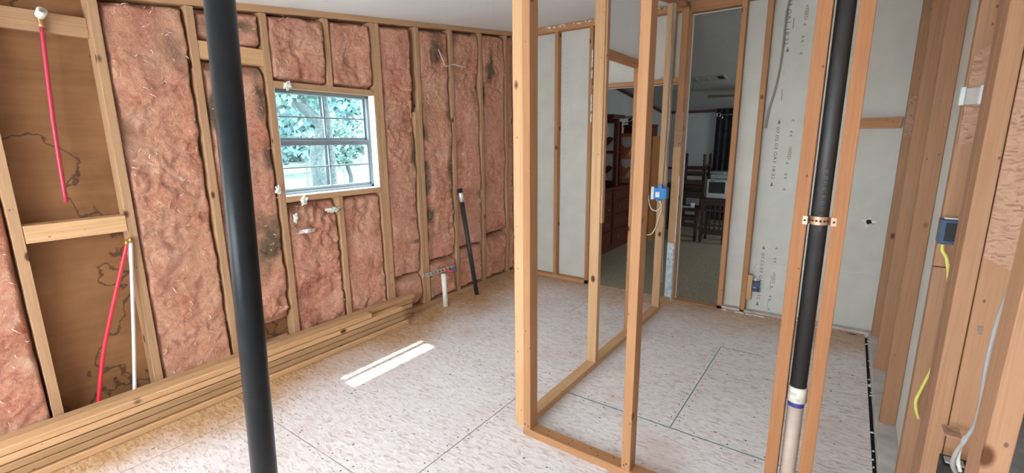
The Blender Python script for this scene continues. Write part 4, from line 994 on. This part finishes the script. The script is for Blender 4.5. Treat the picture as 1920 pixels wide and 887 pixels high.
t = thing('side_table', (1.47, 2.82, .004), 'dark side table with lattice sides and a grey oven on it', 'table')
X0, X1, Y0, Y1 = 1.305, 1.64, 2.66, 2.99
for xx in (X0, X1 - .035):
    for yy in (Y0, Y1 - .035): bx('leg', xx, xx + .035, yy, yy + .035, .004, .60, M_dkchair, t)
bx('table_top', X0 - .02, X1 + .02, Y0 - .02, Y1 + .02, .60, .635, M_dkchair, t, .005); bx('apron', X0, X1, Y0 + .002, Y0 + .02, .545, .60, M_dkchair, t)
bx('rail', X0 + .035, X1 - .035, Y0 + .005, Y0 + .025, .13, .205, M_dkchair, t); bx('rail', X0 + .035, X1 - .035, Y0 + .007, Y0 + .023, .25, .275, M_dkchair, t); bx('rail', X0 + .035, X1 - .035, Y0 + .007, Y0 + .023, .46, .485, M_dkchair, t)
for xx in (1.365, 1.425, 1.49, 1.555): bx('slat', xx, xx + .022, Y0 + .010, Y0 + .020, .205, .545, M_dkchair, t)
t = thing('toaster_oven', (1.48, 2.84, .637), 'pale grey toaster oven with dark window on the lattice side table', 'oven')
bx('oven_body', 1.35, 1.625, 2.70, 2.96, .64, .905, M_appl, t, .012); bx('oven_window', 1.382, 1.595, 2.696, 2.702, .715, .87, M_black, t, .004); tube('handle', [(1.40, 2.685, .885), (1.58, 2.685, .885)], .007, M_chrome, t, 10)
for xx in (1.37, 1.59): bx('foot', xx, xx + .02, 2.72, 2.74, .635, .642, M_black, t)
t = thing('storage_bin', (1.5, 2.84, .907), 'teal plastic bin with lid stacked on the toaster oven', 'bin')
bx('bin_body', 1.39, 1.63, 2.71, 2.94, .907, .985, M_teal, t, .012); bx('bin_lid', 1.38, 1.64, 2.70, 2.95, .986, 1.012, M_teal, t, .008); bx('handle', 1.56, 1.60, 2.692, 2.702, .985, 1.0, M_appl, t)


def dchair(name, x, y, label, z0=.004, rz=0.0, flip=False):
    t = thing(name, (x, y, z0), label, 'chair', 'dark dining chairs beyond the doorway')
    w, d = .40, .40; parts = []
    for sx in (-1, 1):
        parts.append(beam('leg', (x + sx * .18, y - .17, z0), (x + sx * .18, y - .17, z0 + .43), .036, .036, M_dkchair, t))
        pt = spline([(x + sx * .18, y + .19, z0), (x + sx * .18, y + .18, z0 + .45), (x + sx * .17, y + .21, z0 + .8), (x + sx * .15, y + .29, z0 + 1.05)], 5)
        parts.append(tube('back_post', pt, .021, M_dkchair, t, 8))
        parts.append(beam('stretcher', (x + sx * .18, y - .16, z0 + .17), (x + sx * .18, y + .18, z0 + .17), .022, .022, M_dkchair, t))
    parts.append(bx('seat', x - .21, x + .21, y - .20, y + .20, z0 + .43, z0 + .47, M_dkchair, t, .012))
    for z in (.20, .30): parts.append(bx('stretcher', x - .18, x + .18, y - .18, y - .162, z0 + z, z0 + z + .06, M_dkchair, t))
    for z, yy in ((.62, .195), (.78, .21), (.93, .25)): parts.append(bx('back_slat', x - .17, x + .17, y + yy - .008, y + yy + .008, z0 + z, z0 + z + .055, M_dkchair, t, .004))
    if flip or rz:
        R = Matrix.Translation((x, y, z0)) @ Matrix.Rotation(rz, 4, 'Z') @ (Matrix.Translation((0, 0, .47)) @ Matrix.Rotation(math.pi, 4, 'X') if flip else Matrix.Identity(4)) @ Matrix.Translation((-x, -y, -z0))
        for p in parts: p.matrix_basis = R @ p.matrix_basis
    return t
dchair('dining_chair', 1.06, 2.88, 'dark wooden dining chair with cross rails beside the lattice side table')
t = thing('paper_cup', (1.12, 2.82, .476), 'white paper plate and cup on the dark chair seat', 'cup'); tube('cup_body', [(1.16, 2.80, .476), (1.16, 2.80, .55)], [.025, .032], M_paper, t, 14); tube('plate', [(1.07, 2.80, .475), (1.07, 2.80, .487)], [.05, .075], M_paper, t, 18)
t = thing('dining_table', (1.2, 3.75, .004), 'long dark dining table behind the side table', 'table')
bx('table_top', .55, 2.0, 3.30, 4.25, .72, .76, M_dkchair, t, .006); bx('apron', .62, 1.93, 3.36, 4.19, .64, .72, M_dkchair, t)
for xx in (.62, 1.87):
    for yy in (3.37, 4.13): bx('leg', xx, xx + .06, yy, yy + .06, .004, .64, M_dkchair, t)
dchair('dining_chair', .98, 3.48, 'dark wooden chair upside down on the dining table with legs raised', .762, .0001, True)
t = thing('curtain', (1.3, 4.72, .02), 'black floor length curtain on the far grey wall', 'curtain')
vs, fs = [], []; NX, NZ = 90, 10
for j in range(NZ + 1):
    for i in range(NX + 1):
        u = i / NX; x = .965 + u * .95; z = .02 + 1.95 * j / NZ; vs.append((x - (1 - j / NZ) * .015, 4.735 + .022 * math.sin(u * 62 + math.sin(u * 9)), z))
for j in range(NZ):
    for i in range(NX): k = j * (NX + 1) + i; fs.append((k, k + 1, k + NX + 2, k + NX + 1))
me = bpy.data.meshes.new('curtain'); me.from_pydata(vs, [], fs); me.update(); o = link('curtain_cloth', me, M_curt, t, None, True); md = o.modifiers.new('s', 'SOLIDIFY'); md.thickness = .003
t = thing('curtain_rod', (1.45, 4.70, 1.87), 'chrome curtain rod with ring end on the far wall', 'curtain rod')
tube('rod', [(1.03, 4.68, 1.865), (1.95, 4.68, 1.865)], .009, M_chrome, t, 10)
tube('ring_finial', [(1.01 + .03 * math.cos(a), 4.68, 1.865 + .03 * math.sin(a)) for a in [2 * math.pi * k / 20 for k in range(21)]], .007, M_chrome, t, 8)
bx('bracket', 1.20, 1.22, 4.68, 4.79, 1.86, 1.875, M_chrome, t); bx('tag', 1.06, 1.075, 4.705, 4.708, 1.80, 1.835, M_paper, t)
# ceiling fan and vent
hx = px(1418, 178, 'y', 3.25); t = thing('ceiling_fan', (hx.x, 3.25, hx.z), 'brown ceiling fan hanging in the room beyond', 'fan')
tube('downrod', [(hx.x, 3.25, hx.z + .05), (hx.x, 3.25, cz(3.25))], .012, M_fan, t, 10); tube('motor', [(hx.x, 3.25, hx.z - .05), (hx.x, 3.25, hx.z - .03), (hx.x, 3.25, hx.z + .03), (hx.x, 3.25, hx.z + .06)], [.05, .10, .10, .04], M_fan, t, 24)
b0 = px(1313, 186, 'y', 3.1); a0 = math.atan2(3.1 - 3.25, b0.x - hx.x)
for k in range(5):
    a = a0 + k * 2 * math.pi / 5; c, s_ = math.cos(a), math.sin(a); L0 = .60
    poly('blade', [(.12, -.045), (L0, -.07), (L0 + .03, -.03), (L0 + .03, .03), (L0, .07), (.12, .045)], .008, ((hx.x, 3.25, hx.z + .004), (c, s_, 0), (-s_ * .97, c * .97, .2)), M_fan, t)
    beam('blade_arm', (hx.x + c * .08, 3.25 + s_ * .08, hx.z), (hx.x + c * .2, 3.25 + s_ * .2, hx.z + .002), .03, .008, M_trim, t, side=(-s_, c, 0))
t = thing('ceiling_vent', (1.34, 2.56, cz(2.56)), 'grey slotted air vent in the textured ceiling', 'vent')
def cbox(name, x0, x1, y0, y1, d0, d1, mat): 
    v = []
    for d in (d0, d1):
        for (x, y) in ((x0, y0), (x1, y0), (x1, y1), (x0, y1)): v.append((x, y, cz(y) - d))
    me = bpy.data.meshes.new(name); me.from_pydata(v, [], [(0, 1, 2, 3), (7, 6, 5, 4), (0, 4, 5, 1), (1, 5, 6, 2), (2, 6, 7, 3), (3, 7, 4, 0)]); me.update(); return link(name, me, mat, t)
cbox('backing', 1.17, 1.51, 2.45, 2.66, -.001, .002, M_dark)
for (x0, x1, y0, y1) in ((1.15, 1.53, 2.43, 2.455), (1.15, 1.53, 2.655, 2.68), (1.15, 1.175, 2.455, 2.655), (1.505, 1.53, 2.455, 2.655), (1.30, 1.315, 2.455, 2.655)): cbox('frame', x0, x1, y0, y1, 0.0, .010, M_appl)
for i in range(8): cbox('slat', 1.175, 1.42, 2.465 + i * .024, 2.478 + i * .024, .002, .007, M_appl)
